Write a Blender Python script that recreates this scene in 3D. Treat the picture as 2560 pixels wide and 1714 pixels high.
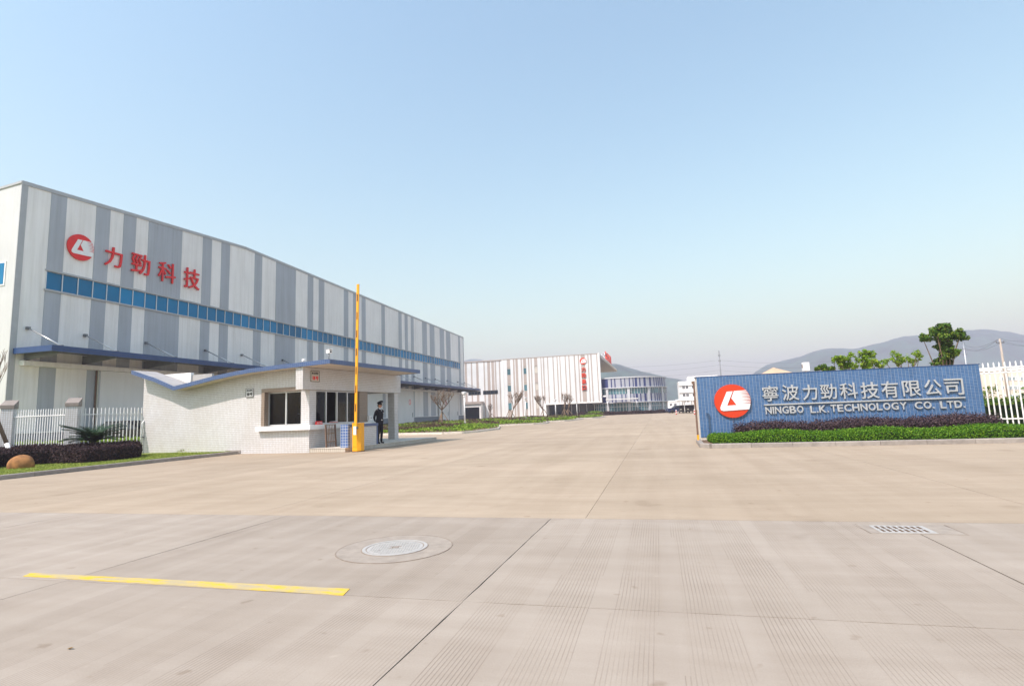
import bpy, bmesh, math, random
import numpy as np
from mathutils import Vector, Matrix
from mathutils.geometry import tessellate_polygon
R = math.radians
random.seed(7); rng = np.random.default_rng(7)
for o in list(bpy.data.objects): bpy.data.objects.remove(o)
SC = bpy.context.scene; COL = SC.collection

# ------------------------------------------------------------------ camera (calibrated from the photograph's vanishing points)
FPX, CX, CY, H = 1374.3, 1280.0, 857.0, 1.27
yaw, pit, rol = R(-14.525), R(7.225), R(-2.196)
FW = Vector((math.sin(yaw)*math.cos(pit), math.cos(yaw)*math.cos(pit), math.sin(pit)))
_r = Vector((math.cos(yaw), -math.sin(yaw), 0)); _u = _r.cross(FW)
RT = _r*math.cos(rol) + _u*math.sin(rol); UP = _u*math.cos(rol) - _r*math.sin(rol)
EYE = Vector((0, 0, H))
cam = bpy.data.cameras.new('camera'); camo = bpy.data.objects.new('camera', cam); COL.objects.link(camo)
cam.sensor_width = 36; cam.lens = FPX/2560*36; cam.clip_start = .05; cam.clip_end = 20000
camo.matrix_world = Matrix(((RT.x, UP.x, -FW.x, 0), (RT.y, UP.y, -FW.y, 0), (RT.z, UP.z, -FW.z, H), (0, 0, 0, 1)))
SC.camera = camo
def ray(x, y): return FW*FPX + RT*(x-CX) - UP*(y-CY)
def g(x, y, z=0.):
    d = ray(x, y); return EYE + d*((z-H)/d.z)
def onX(x, y, X): d = ray(x, y); return EYE + d*(X/d.x)
def onY(x, y, Y): d = ray(x, y); return EYE + d*(Y/d.y)
def onP(x, y, P, n): d = ray(x, y); return EYE + d*((P-EYE).dot(n)/d.dot(n))
def fwdat(x, y, dist):
    d = ray(x, y); return EYE + d*(dist/FPX)

# ------------------------------------------------------------------ light
SUN_AZ, SUN_EL = R(31), R(52)          # heading of the light from +Y towards +X, height of the sun
SD = Vector((math.sin(SUN_AZ)*math.cos(SUN_EL), math.cos(SUN_AZ)*math.cos(SUN_EL), -math.sin(SUN_EL)))
W = bpy.data.worlds.new('World'); SC.world = W; W.use_nodes = True
wn = W.node_tree.nodes; sky = wn.new('ShaderNodeTexSky'); sky.sky_type = 'NISHITA'; sky.sun_disc = False
sky.sun_elevation = SUN_EL; sky.sun_rotation = math.atan2(-SD.x, -SD.y)
sky.air_density = 2.2; sky.dust_density = 2.0; sky.ozone_density = 4.0
wt_n = wn.new('ShaderNodeMix'); wt_n.data_type = 'RGBA'; wt_n.blend_type = 'MULTIPLY'; wt_n.inputs[0].default_value = 1; wt_n.inputs[7].default_value = (.84, .88, .84, 1)   # the photograph's warm white balance
W.node_tree.links.new(sky.outputs[0], wt_n.inputs[6]); W.node_tree.links.new(wt_n.outputs[2], wn['Background'].inputs[0]); wn['Background'].inputs[1].default_value = 0.108
sl = bpy.data.lights.new('sun', 'SUN'); sl.energy = 2.3; sl.angle = R(.55); sl.color = (1, .865, .815)
so = bpy.data.objects.new('sun', sl); COL.objects.link(so); so.rotation_euler = SD.to_track_quat('-Z', 'Y').to_euler(); so.location = (0, 0, 60)
SC.view_settings.view_transform = 'Standard'; SC.view_settings.look = 'None'; SC.view_settings.exposure = 1.3; SC.view_settings.gamma = 1
SC.view_settings.use_curve_mapping = False
SC.render.engine = 'CYCLES'
SC.cycles.max_bounces = 6; SC.cycles.diffuse_bounces = 3; SC.cycles.glossy_bounces = 3; SC.cycles.transmission_bounces = 4
SC.cycles.volume_bounces = 1; SC.cycles.caustics_reflective = False; SC.cycles.caustics_refractive = False
SC.cycles.use_denoising = True

# ------------------------------------------------------------------ materials
MATS = {}
def nt(name):
    m = bpy.data.materials.new(name); m.use_nodes = True; MATS[name] = m
    n = m.node_tree.nodes; return m, n, m.node_tree.links, n['Principled BSDF']
def setspec(b, v): b.inputs['Specular IOR Level'].default_value = v
def mathn(n, l, op, a, b=None):
    k = n.new('ShaderNodeMath'); k.operation = op
    for i, v in enumerate((a, b)):
        if v is None: continue
        if isinstance(v, (int, float)): k.inputs[i].default_value = v
        else: l.new(v, k.inputs[i])
    return k.outputs[0]
def mixc(n, l, fac, a, b, mode='MIX'):
    k = n.new('ShaderNodeMix'); k.data_type = 'RGBA'; k.blend_type = mode
    for s, v in ((k.inputs[0], fac), (k.inputs[6], a), (k.inputs[7], b)):
        if isinstance(v, (int, float)): s.default_value = v
        elif isinstance(v, tuple): s.default_value = (*v, 1) if len(v) == 3 else v
        else: l.new(v, s)
    return k.outputs[2]
def ramp(n, l, fac, stops):
    k = n.new('ShaderNodeValToRGB'); e = k.color_ramp.elements
    while len(e) < len(stops): e.new(.5)
    for i, (p, c) in enumerate(stops): e[i].position = p; e[i].color = (*c, 1)
    l.new(fac, k.inputs[0]); return k.outputs[0]
def noise(n, l, vec, scale, detail=4, rough=.55):
    k = n.new('ShaderNodeTexNoise'); k.inputs['Scale'].default_value = scale; k.inputs['Detail'].default_value = detail; k.inputs['Roughness'].default_value = rough
    if vec is not None: l.new(vec, k.inputs['Vector'])
    return k.outputs[0]
def objco(n): return n.new('ShaderNodeTexCoord').outputs['Object']
def posco(n): return n.new('ShaderNodeNewGeometry').outputs['Position']
def scaled(n, l, vec, s):
    k = n.new('ShaderNodeMapping'); k.inputs['Scale'].default_value = s; l.new(vec, k.inputs['Vector']); return k.outputs[0]
def bump(n, l, b, h, strength, dist=.01):
    k = n.new('ShaderNodeBump'); k.inputs['Strength'].default_value = strength; k.inputs['Distance'].default_value = dist
    l.new(h, k.inputs['Height']); l.new(k.outputs[0], b.inputs['Normal'])
def plain(name, col, rough=.6, var=.12, scale=2., spec=.4, metal=0., streak=0., rnd=0., bmp=0.):
    """paint, stone or metal with uneven tone, optional run-off streaks and a tone of its own for each object"""
    m, n, l, b = nt(name)
    p = posco(n)
    f = noise(n, l, p, scale, 5)
    c = ramp(n, l, f, [(.25, tuple(max(0, x*(1-var)) for x in col)), (.75, tuple(min(1, x*(1+var)) for x in col))])
    if streak:
        s = noise(n, l, scaled(n, l, p, (2.2, 2.2, .12)), 1.6, 4, .6)
        sm = ramp(n, l, s, [(.45, (1, 1, 1)), (.8, tuple(1-streak*k for k in (1., 1.05, 1.15)))])
        c = mixc(n, l, 1., c, sm, 'MULTIPLY')
    if rnd:
        oi = n.new('ShaderNodeObjectInfo').outputs['Random']
        v = mathn(n, l, 'ADD', mathn(n, l, 'MULTIPLY', oi, 2*rnd), 1-rnd)
        cb = n.new('ShaderNodeCombineColor')
        for i in range(3): l.new(v, cb.inputs[i])
        c = mixc(n, l, 1., c, cb.outputs[0], 'MULTIPLY')
    l.new(c, b.inputs['Base Color']); b.inputs['Roughness'].default_value = rough; setspec(b, spec); b.inputs['Metallic'].default_value = metal
    if bmp: bump(n, l, b, noise(n, l, p, scale*8, 3), bmp, .02)
    return m
def leafmat(name, c1, c2, c3, rough=.6, trans=.25):
    m, n, l, b = nt(name)
    ri = n.new('ShaderNodeNewGeometry').outputs['Random Per Island']
    c = ramp(n, l, ri, [(0., c1), (.55, c2), (1., c3)])
    l.new(c, b.inputs['Base Color']); b.inputs['Roughness'].default_value = rough; setspec(b, .25)
    tr = n.new('ShaderNodeBsdfTranslucent'); l.new(c, tr.inputs[0])
    mx = n.new('ShaderNodeMixShader'); mx.inputs[0].default_value = trans
    l.new(b.outputs[0], mx.inputs[1]); l.new(tr.outputs[0], mx.inputs[2]); l.new(mx.outputs[0], n['Material Output'].inputs[0])
    return m
def ribbed(name, col, period=.25, axis=(0, 1), strength=.25, streak=.17, rnd=.03, rough=.5):
    """profiled metal sheet: shallow ribs run up the wall"""
    m, n, l, b = nt(name); p = posco(n)
    sx = n.new('ShaderNodeSeparateXYZ'); l.new(p, sx.inputs[0])
    t = mathn(n, l, 'ADD', sx.outputs[0], sx.outputs[1])
    w = mathn(n, l, 'SINE', mathn(n, l, 'MULTIPLY', t, 2*math.pi/period))
    f = noise(n, l, p, .35, 5)
    c = ramp(n, l, f, [(.3, tuple(x*.94 for x in col)), (.7, tuple(min(1, x*1.05) for x in col))])
    s = noise(n, l, scaled(n, l, p, (1.5, 1.5, .07)), 2.2, 4, .6)
    c = mixc(n, l, 1., c, ramp(n, l, s, [(.42, (1, 1, 1)), (.8, (1-streak, 1-streak*1.05, 1-streak*1.15))]), 'MULTIPLY')
    oi = n.new('ShaderNodeObjectInfo').outputs['Random']
    v = mathn(n, l, 'ADD', mathn(n, l, 'MULTIPLY', oi, 2*rnd), 1-rnd); cb = n.new('ShaderNodeCombineColor')
    for i in range(3): l.new(v, cb.inputs[i])
    c = mixc(n, l, 1., c, cb.outputs[0], 'MULTIPLY')
    l.new(c, b.inputs['Base Color']); b.inputs['Roughness'].default_value = rough; setspec(b, .35)
    bump(n, l, b, w, strength, .01)
    return m
def tiled(name, col, mortar, w, h, mw, rough=.35, var=.06, bmp=.4, spec=.5):
    """small glazed tiles: joints on a square grid in the thing's own axes (faces are axis-aligned)"""
    m, n, l, b = nt(name); sx = n.new('ShaderNodeSeparateXYZ'); l.new(objco(n), sx.inputs[0])
    cb = n.new('ShaderNodeCombineXYZ'); l.new(mathn(n, l, 'ADD', sx.outputs[0], sx.outputs[1]), cb.inputs[0]); l.new(sx.outputs[2], cb.inputs[1])
    k = n.new('ShaderNodeTexBrick'); k.offset = 0; k.squash = 1
    l.new(cb.outputs[0], k.inputs['Vector'])
    k.inputs['Scale'].default_value = 1; k.inputs['Mortar Size'].default_value = mw; k.inputs['Mortar Smooth'].default_value = .1
    k.inputs['Brick Width'].default_value = w; k.inputs['Row Height'].default_value = h; k.inputs['Bias'].default_value = 0
    k.inputs['Color1'].default_value = (*[x*(1-var) for x in col], 1); k.inputs['Color2'].default_value = (*[min(1, x*(1+var)) for x in col], 1)
    k.inputs['Mortar'].default_value = (*mortar, 1)
    s = noise(n, l, posco(n), 1.1, 5)
    c = mixc(n, l, 1., k.outputs['Color'], ramp(n, l, s, [(.35, (.93, .91, .88)), (.65, (1, 1, 1))]), 'MULTIPLY')
    l.new(c, b.inputs['Base Color']); b.inputs['Roughness'].default_value = rough; setspec(b, spec)
    bump(n, l, b, mathn(n, l, 'SUBTRACT', 1., k.outputs['Fac']), bmp, .004)
    return m
def glassmat(name, col, rough=.04, trans=.0, spec=.8, rnd=.0):
    m, n, l, b = nt(name)
    b.inputs['Base Color'].default_value = (*col, 1); b.inputs['Roughness'].default_value = rough; setspec(b, spec)
    if rnd:
        oi = n.new('ShaderNodeObjectInfo').outputs['Random']
        f = noise(n, l, posco(n), .25, 3)
        c = ramp(n, l, mathn(n, l, 'ADD', mathn(n, l, 'MULTIPLY', oi, .5), mathn(n, l, 'MULTIPLY', f, .5)), [(.2, tuple(x*(1-rnd) for x in col)), (.8, tuple(min(1, x*(1+rnd)) for x in col))])
        l.new(c, b.inputs['Base Color'])
    if trans:
        t = n.new('ShaderNodeBsdfTransparent'); t.inputs[0].default_value = (.60, .63, .62, 1)
        gl = n.new('ShaderNodeBsdfGlossy'); gl.inputs['Roughness'].default_value = .02; gl.inputs[0].default_value = (.9, .95, .95, 1)
        fr = n.new('ShaderNodeFresnel'); fr.inputs[0].default_value = 1.5
        mx = n.new('ShaderNodeMixShader'); bf = n.new('ShaderNodeNewGeometry').outputs['Backfacing']; l.new(mathn(n, l, 'MULTIPLY', mathn(n, l, 'MULTIPLY', fr.outputs[0], .6), mathn(n, l, 'SUBTRACT', 1., bf)), mx.inputs[0])   # reflect at the outer face only
        l.new(t.outputs[0], mx.inputs[1]); l.new(gl.outputs[0], mx.inputs[2]); l.new(mx.outputs[0], n['Material Output'].inputs[0])
    return m

def concrete(name, c1, c2, grooves):
    m, n, l, b = nt(name); p = posco(n)
    sx = n.new('ShaderNodeSeparateXYZ'); l.new(p, sx.inputs[0]); X, Y = sx.outputs[0], sx.outputs[1]
    big = noise(n, l, scaled(n, l, p, (.35, 1., 1.)), .55, 6, .6)
    fine = noise(n, l, p, 90, 3, .7)
    mid = noise(n, l, scaled(n, l, p, (.3, 1.6, 1)), 2.4, 5, .62)
    c = ramp(n, l, big, [(.3, c1), (.7, c2)])
    c = mixc(n, l, .8, c, ramp(n, l, mid, [(.3, (.86, .84, .82)), (.7, (1, 1, 1))]), 'MULTIPLY')
    c = mixc(n, l, .5, c, ramp(n, l, fine, [(.3, (.84, .83, .82)), (.7, (1.05, 1.05, 1.05))]), 'MULTIPLY')
    trk = noise(n, l, scaled(n, l, p, (1.3, .10, 1)), 1.1, 5, .6)      # tyre dirt drawn out along the drive
    c = mixc(n, l, .38, c, ramp(n, l, trk, [(.38, (.80, .77, .74)), (.56, (1, 1, 1)), (.75, (1.06, 1.05, 1.04))]), 'MULTIPLY')
    oil = noise(n, l, p, 1.1, 3, .5)
    c = mixc(n, l, .7, c, ramp(n, l, oil, [(.24, (.74, .71, .68)), (.34, (1, 1, 1))]), 'MULTIPLY')
    sp = noise(n, l, p, 7, 2, .4)           # small stains and worn pale spots
    c = mixc(n, l, 1., c, ramp(n, l, sp, [(.22, (.80, .76, .72)), (.30, (1, 1, 1)), (.74, (1, 1, 1)), (.80, (1.1, 1.1, 1.1))]), 'MULTIPLY')
    oi = n.new('ShaderNodeObjectInfo').outputs['Random']
    v = mathn(n, l, 'ADD', mathn(n, l, 'MULTIPLY', oi, .10), .95); cb = n.new('ShaderNodeCombineColor')
    for i in range(3): l.new(v, cb.inputs[i])
    c = mixc(n, l, 1., c, cb.outputs[0], 'MULTIPLY')
    hgt = mathn(n, l, 'MULTIPLY', fine, .15)
    if grooves:
        wob = mathn(n, l, 'MULTIPLY', noise(n, l, scaled(n, l, p, (.2, .35, 1)), 1.5, 2), .03)
        xr = mathn(n, l, 'ADD', X, wob)
        row = mathn(n, l, 'FLOOR', mathn(n, l, 'DIVIDE', mathn(n, l, 'ADD', Y, mathn(n, l, 'MULTIPLY', mathn(n, l, 'FLOOR', mathn(n, l, 'DIVIDE', xr, .43)), .77)), 2.9))
        fr = mathn(n, l, 'FRACT', mathn(n, l, 'DIVIDE', mathn(n, l, 'ADD', xr, mathn(n, l, 'MULTIPLY', mathn(n, l, 'SINE', mathn(n, l, 'MULTIPLY', row, 4.7)), .03)), .43))
        band = mathn(n, l, 'MULTIPLY', mathn(n, l, 'GREATER_THAN', fr, .12), mathn(n, l, 'LESS_THAN', fr, .82))
        s = mathn(n, l, 'SINE', mathn(n, l, 'MULTIPLY', xr, 2*math.pi/.0245))
        line = mathn(n, l, 'POWER', mathn(n, l, 'MAXIMUM', s, 0.), 3.)
        wear = ramp(n, l, noise(n, l, scaled(n, l, p, (1.6, .5, 1)), 1.3, 4, .6), [(.38, (.05, .05, .05)), (.64, (1, 1, 1))])
        gm = mathn(n, l, 'MULTIPLY', mathn(n, l, 'MULTIPLY', band, line), wear)
        c = mixc(n, l, mathn(n, l, 'MULTIPLY', gm, .62), c, (.18, .145, .115))
        c = mixc(n, l, mathn(n, l, 'MULTIPLY', mathn(n, l, 'SUBTRACT', 1., band), .03), c, (.42, .40, .37))
        hgt = mathn(n, l, 'SUBTRACT', hgt, mathn(n, l, 'MULTIPLY', gm, 1.))
    l.new(c, b.inputs['Base Color']); b.inputs['Roughness'].default_value = .85; setspec(b, .2)
    bump(n, l, b, hgt, .35, .004)
    return m

concrete('road_concrete', (.335, .288, .236), (.402, .350, .294), True)
concrete('yard_concrete', (.375, .303, .222), (.450, .367, .276), False)
plain('joint_dark', (.13, .10, .08), .9, .3, 6)
plain('kerb_stone', (.30, .268, .24), .85, .2, 6, rnd=.08, bmp=.3)
plain('kerb_pale', (.62, .57, .49), .85, .15, 5, rnd=.05, bmp=.2)
plain('soil', (.16, .10, .06), .95, .35, 3, bmp=.5)
plain('turf', (.22, .27, .06), .95, .35, 1.2, bmp=.4)
m, n, l, b = nt('yellow_paint')
p = posco(n); wear = noise(n, l, scaled(n, l, p, (1, 3, 1)), 3.2, 6, .7)
l.new(ramp(n, l, wear, [(.40, (.42, .35, .22)), (.50, (.50, .39, .16)), (.58, (.62, .43, .04))]), b.inputs['Base Color']); b.inputs['Roughness'].default_value = .75; setspec(b, .25)
plain('ground_far', (.30, .30, .20), .95, .2, .02)
ribbed('sheet_white', (.83, .815, .80)); ribbed('sheet_grey', (.40, .43, .475)); ribbed('sheet_white_sunlit', (.58, .59, .595), streak=.05)  # same white sheet; colour raised for the shaded front, lowered for the sunlit end
plain('trim_grey', (.42, .43, .44), .5, .08, 2, metal=.2)
plain('trim_pale', (.52, .53, .55), .5, .06, 2)
plain('plinth_grey', (.22, .24, .27), .8, .1, 1.5, streak=.15)
plain('white_paint', (.78, .77, .75), .55, .05, 1.5, streak=.06)
plain('door_white', (.74, .74, .73), .5, .05, .8, streak=.06, rnd=.03)
glassmat('glass_blue', (.001, .17, .37), .15, rnd=.35, spec=.22)
glassmat('glass_teal', (.07, .17, .20), .06, rnd=.35, spec=.8)
glassmat('glass_dark', (.012, .02, .026), .05, rnd=.3, spec=.6)
glassmat('glass_clear', (.5, .6, .6), trans=.93)
plain('canopy_blue', (.016, .055, .17), .4, .08, 3, spec=.5, streak=.1)
plain('steel_grey', (.20, .21, .22), .5, .15, 3, metal=.5)
plain('steel_bright', (.55, .56, .57), .35, .08, 3, metal=.7)
plain('sign_red', (.74, .014, .011), .45, .1, 2, spec=.4)
plain('sign_orange', (.66, .050, .012), .4, .06, 2, spec=.4)
plain('sign_white', (.82, .82, .82), .4, .03, 2)
plain('letter_silver', (.58, .59, .605), .38, .08, 3, metal=.45)
ribbed('panel_white', (.69, .705, .71), streak=.05, strength=.1); ribbed('panel_brown', (.42, .36, .325), streak=.05, strength=.1)
ribbed('panel_lilac', (.36, .375, .42), streak=.04, strength=.08); ribbed('panel_navy', (.035, .05, .15), streak=.04, strength=.08)
plain('frame_dark', (.06, .055, .05), .5, .1, 3)
plain('blind_beige', (.55, .51, .45), .7, .05, 2)
tiled('tile_white', (.645, .655, .68), (.44, .415, .39), .076, .076, .009)
tiled('tile_brown', (.30, .235, .185), (.19, .15, .12), .076, .076, .007)
tiled('tile_blue', (.03, .075, .215), (.15, .20, .30), .10, .05, .006, bmp=.3)
tiled('tile_blue_big', (.05, .115, .32), (.42, .46, .52), .12, .11, .011, bmp=.3)
tiled('tile_step', (.60, .56, .49), (.25, .20, .16), .095, .3, .012)
plain('soffit', (.62, .54, .45), .8, .06, 1.5)
plain('sill_white', (.80, .79, .78), .5, .04, 3)
plain('roof_grey', (.36, .35, .34), .9, .15, 2)
plain('aluminium', (.62, .63, .64), .35, .05, 4, metal=.6)
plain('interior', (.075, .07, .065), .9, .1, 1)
plain('barrier_yellow', (.85, .38, .008), .35, .06, 4, spec=.5)
plain('barrier_dark', (.07, .03, .01), .5, .1, 4)
plain('rust_brown', (.17, .105, .075), .7, .25, 8)
plain('uniform', (.010, .011, .016), .75, .2, 12, spec=.2)
plain('skin', (.46, .24, .15), .55, .08, 10)
plain('shirt', (.70, .72, .75), .7, .03, 8)
plain('black_gloss', (.012, .012, .013), .3, .1, 8)
plain('hair', (.012, .010, .009), .6, .2, 20)
plain('silver', (.7, .7, .7), .3, .05, 5, metal=.8)
plain('fence_white', (.80, .80, .79), .45, .05, 6, streak=.05)
plain('pillar_cap', (.26, .225, .20), .8, .15, 4)
plain('boulder', (.30, .14, .05), .9, .55, 5, bmp=1.)
plain('bark', (.22, .155, .105), .9, .3, 6, bmp=.4)
plain('bark_pale', (.20, .14, .095), .9, .25, 6, bmp=.4)
plain('stake', (.26, .18, .115), .85, .2, 8)
plain('lamp_white', (.80, .80, .80), .4, .04, 4)
plain('pole_concrete', (.42, .36, .30), .85, .12, 3)
plain('wire', (.05, .05, .055), .6, .1, 2)
plain('cover_metal', (.40, .385, .36), .6, .12, 14, spec=.4)
plain('cover_joint', (.25, .20, .155), .9, .25, 10)
plain('slot_dark', (.10, .055, .025), .9, .2, 8)
plain('patch_concrete', (.315, .272, .226), .9, .16, 9, bmp=.3)
plain('car_dark', (.012, .014, .018), .22, .1, 2, spec=.6)
plain('car_blue', (.02, .035, .09), .25, .1, 2, spec=.6)
plain('rubber', (.015, .015, .015), .85, .2, 6)
plain('beige_wall', (.72, .64, .54), .8, .05, .4, streak=.08)
plain('red_paint', (.62, .04, .03), .5, .05, 3)
plain('tent', (.50, .36, .24), .8, .1, .8)
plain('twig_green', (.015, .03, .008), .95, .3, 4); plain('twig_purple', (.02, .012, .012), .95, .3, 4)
plain('hill_forest', (.028, .065, .045), .95, .8, .03, bmp=1.)
leafmat('leaf_hedge', (.028, .09, .006), (.085, .22, .010), (.22, .38, .02))
leafmat('leaf_purple', (.012, .007, .010), (.040, .018, .022), (.085, .045, .04), trans=.12)
leafmat('leaf_purple_pale', (.035, .022, .028), (.075, .045, .055), (.13, .085, .08), trans=.12)
leafmat('leaf_cover', (.08, .15, .012), (.16, .28, .02), (.28, .38, .04))
leafmat('leaf_brownish', (.05, .035, .022), (.10, .065, .04), (.16, .11, .06))
leafmat('leaf_light', (.12, .24, .015), (.24, .40, .025), (.42, .50, .07), trans=.4)
leafmat('leaf_tree', (.030, .085, .008), (.09, .19, .015), (.22, .26, .03), trans=.25)
leafmat('leaf_dry', (.20, .11, .04), (.30, .18, .06), (.36, .25, .10))
leafmat('leaf_grass', (.14, .20, .03), (.27, .34, .05), (.42, .44, .12), trans=.3)
leafmat('leaf_cycad', (.010, .030, .008), (.018, .05, .012), (.035, .08, .02), trans=.1, rough=.4)

# ------------------------------------------------------------------ mesh building
class MB:
    def __init__(s): s.v = []; s.f = []; s.mi = []; s.sm = []
    def add(s, vs, fs, mi=0, smooth=False):
        o = len(s.v); s.v += [tuple(p) for p in vs]; s.f += [tuple(o+i for i in f) for f in fs]; s.mi += [mi]*len(fs); s.sm += [smooth]*len(fs); return s
    def box(s, x0, x1, y0, y1, z0, z1, mi=0):
        return s.add([(x0,y0,z0),(x1,y0,z0),(x1,y1,z0),(x0,y1,z0),(x0,y0,z1),(x1,y0,z1),(x1,y1,z1),(x0,y1,z1)],
                     [(0,3,2,1),(4,5,6,7),(0,1,5,4),(1,2,6,5),(2,3,7,6),(3,0,4,7)], mi)
    def prism(s, poly, a, b, axis='z', mi=0, smooth=False):
        """poly: 2-D outline, extruded from a to b along axis (x: (y,z); y: (x,z); z: (x,y))"""
        def P(q, t): return {'x': (t, q[0], q[1]), 'y': (q[0], t, q[1]), 'z': (q[0], q[1], t)}[axis]
        k = len(poly); vs = [P(q, a) for q in poly]+[P(q, b) for q in poly]
        tri = tessellate_polygon([[Vector((q[0], q[1], 0)) for q in poly]])
        fs = [tuple(t) for t in tri]+[tuple(i+k for i in reversed(t)) for t in tri]
        fs += [(i, (i+1) % k, (i+1) % k+k, i+k) for i in range(k)]
        return s.add(vs, fs, mi, smooth)
    def tube(s, pts, rad, seg=6, mi=0, smooth=True, cap=True):
        pts = [Vector(p) for p in pts]; rad = rad if isinstance(rad, (list, tuple)) else [rad]*len(pts)
        vs = []; up = None
        for i, p in enumerate(pts):
            d = (pts[min(i+1, len(pts)-1)]-pts[max(i-1, 0)]).normalized()
            if up is None: up = d.orthogonal().normalized()
            a = (up-d*up.dot(d)).normalized(); b = d.cross(a); up = a
            vs += [p+(a*math.cos(2*math.pi*k/seg)+b*math.sin(2*math.pi*k/seg))*rad[i] for k in range(seg)]
        fs = [(i*seg+k, i*seg+(k+1) % seg, (i+1)*seg+(k+1) % seg, (i+1)*seg+k) for i in range(len(pts)-1) for k in range(seg)]
        if cap: fs += [tuple(reversed(range(seg))), tuple((len(pts)-1)*seg+k for k in range(seg))]
        return s.add(vs, fs, mi, smooth)
    def lathe(s, prof, seg=16, c=(0, 0), mi=0, smooth=None):
        """prof: (radius, z) from bottom to top round a vertical axis at c"""
        smooth = (max(z for r, z in prof)-min(z for r, z in prof) > .3*max(r for r, z in prof)) if smooth is None else smooth
        vs = [(c[0]+r*math.cos(2*math.pi*k/seg), c[1]+r*math.sin(2*math.pi*k/seg), z) for r, z in prof for k in range(seg)]
        fs = [(i*seg+k, i*seg+(k+1) % seg, (i+1)*seg+(k+1) % seg, (i+1)*seg+k) for i in range(len(prof)-1) for k in range(seg)]
        fs += [tuple(reversed(range(seg))), tuple((len(prof)-1)*seg+k for k in range(seg))]
        return s.add(vs, fs, mi, smooth)
    def obox(s, a, b, w, h, mi=0):
        """square bar from a to b, w wide (sideways), h high"""
        a, b = Vector(a), Vector(b); d = (b-a).normalized(); sd = d.cross(Vector((0, 0, 1)))
        sd = sd.normalized() if sd.length > 1e-4 else Vector((1, 0, 0)); u = sd.cross(d)
        vs = [p+sd*i*w/2+u*j*h/2 for p in (a, b) for i, j in ((-1, -1), (1, -1), (1, 1), (-1, 1))]
        return s.add(vs, [(0,1,2,3),(7,6,5,4),(0,4,5,1),(1,5,6,2),(2,6,7,3),(3,7,4,0)], mi)
    def mesh(s, name, mats):
        me = bpy.data.meshes.new(name); me.from_pydata(s.v, [], s.f)
        for mm in (mats if isinstance(mats, (list, tuple)) else [mats]): me.materials.append(MATS[mm])
        me.polygons.foreach_set('material_index', s.mi); me.polygons.foreach_set('use_smooth', s.sm)
        bm = bmesh.new(); bm.from_mesh(me); bmesh.ops.recalc_face_normals(bm, faces=bm.faces); bm.to_mesh(me); bm.free()
        me.update(); return me
    def build(s, name, mats, parent=None): return link(name, s.mesh(name, mats), parent)
def link(name, me, parent=None, loc=None, rz=0, scale=None):
    o = bpy.data.objects.new(name, me); COL.objects.link(o); o.parent = parent
    if loc is not None: o.location = loc
    if rz: o.rotation_euler = (0, 0, rz)
    if scale is not None: o.scale = scale if not isinstance(scale, (int, float)) else (scale,)*3
    return o
def tag(o, label, cat, group=None):
    o['label'] = label; o['category'] = cat
    if group: o['group'] = group
    return o
def thing(name, label, cat, loc=(0, 0, 0), rz=0, group=None):
    return tag(link(name, None, None, loc, rz), label, cat, group)
def struct(o): o['kind'] = 'structure'; return o
def stuff(o): o['kind'] = 'stuff'; return o
def dup(root, loc, rz=0, label=None, scale=None):
    r = root.copy(); COL.objects.link(r); r.location = loc; r.rotation_euler = (0, 0, rz)
    if scale is not None: r.scale = scale if not isinstance(scale, (int, float)) else (scale,)*3
    if label: r['label'] = label
    for ch in list(root.children):
        c = ch.copy(); COL.objects.link(c); c.parent = r
        for k in ch.children:
            d = k.copy(); COL.objects.link(d); d.parent = c
    return r
def box(name, x0, x1, y0, y1, z0, z1, m, parent=None): return MB().box(x0, x1, y0, y1, z0, z1).build(name, m, parent)
def leaves(name, pts, nrm, size, m, parent=None, asp=.55, jit=.9, up=.0):
    """one four-cornered, folded leaf at each point; nrm: preferred facing"""
    pts = np.asarray(pts, float); k = len(pts)
    nr = np.asarray(nrm, float)+rng.normal(0, jit, (k, 3)); nr[:, 2] += up; nr /= np.linalg.norm(nr, axis=1)[:, None]+1e-9
    a = np.cross(nr, rng.normal(0, 1, (k, 3))); a /= np.linalg.norm(a, axis=1)[:, None]+1e-9; b = np.cross(nr, a)
    s = (np.asarray(size)*rng.uniform(.6, 1.3, k))[:, None]
    v = np.stack([pts-a*s*.5, pts-b*s*.5*asp+nr*s*.12, pts+a*s*.5, pts+b*s*.5*asp+nr*s*.12], 1).reshape(-1, 3)
    me = bpy.data.meshes.new(name); me.vertices.add(4*k); me.vertices.foreach_set('co', v.ravel())
    me.loops.add(4*k); me.loops.foreach_set('vertex_index', np.arange(4*k)); me.polygons.add(k)
    me.polygons.foreach_set('loop_start', np.arange(k)*4); me.polygons.foreach_set('loop_total', np.full(k, 4))
    me.materials.append(MATS[m]); me.update(calc_edges=True); me.validate()
    return link(name, me, parent)

# ------------------------------------------------------------------ lettering and the round emblem
def glyph(body, w, h, depth, bold=.0):
    """one character as a solid w x h, face in XZ looking to -Y, centred"""
    c = bpy.data.curves.new('glyph', 'FONT'); c.body = body; c.size = 1; c.offset = bold; c.extrude = .5; c.resolution_u = 3
    o = bpy.data.objects.new('glyph', c); COL.objects.link(o)
    me = bpy.data.meshes.new_from_object(o.evaluated_get(bpy.context.evaluated_depsgraph_get()))
    bpy.data.objects.remove(o); bpy.data.curves.remove(c)
    co = np.empty(len(me.vertices)*3); me.vertices.foreach_get('co', co); co = co.reshape(-1, 3)
    lo, hi = co.min(0), co.max(0); q = (co-(lo+hi)/2)
    sx = w/(hi[0]-lo[0]) if w else h/(hi[1]-lo[1]); sz = h/(hi[1]-lo[1])
    out = np.stack([q[:, 0]*sx, -q[:, 2]*depth, q[:, 1]*sz], 1)
    me.vertices.foreach_set('co', out.ravel()); me.update(); me.materials.clear(); return me
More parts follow.
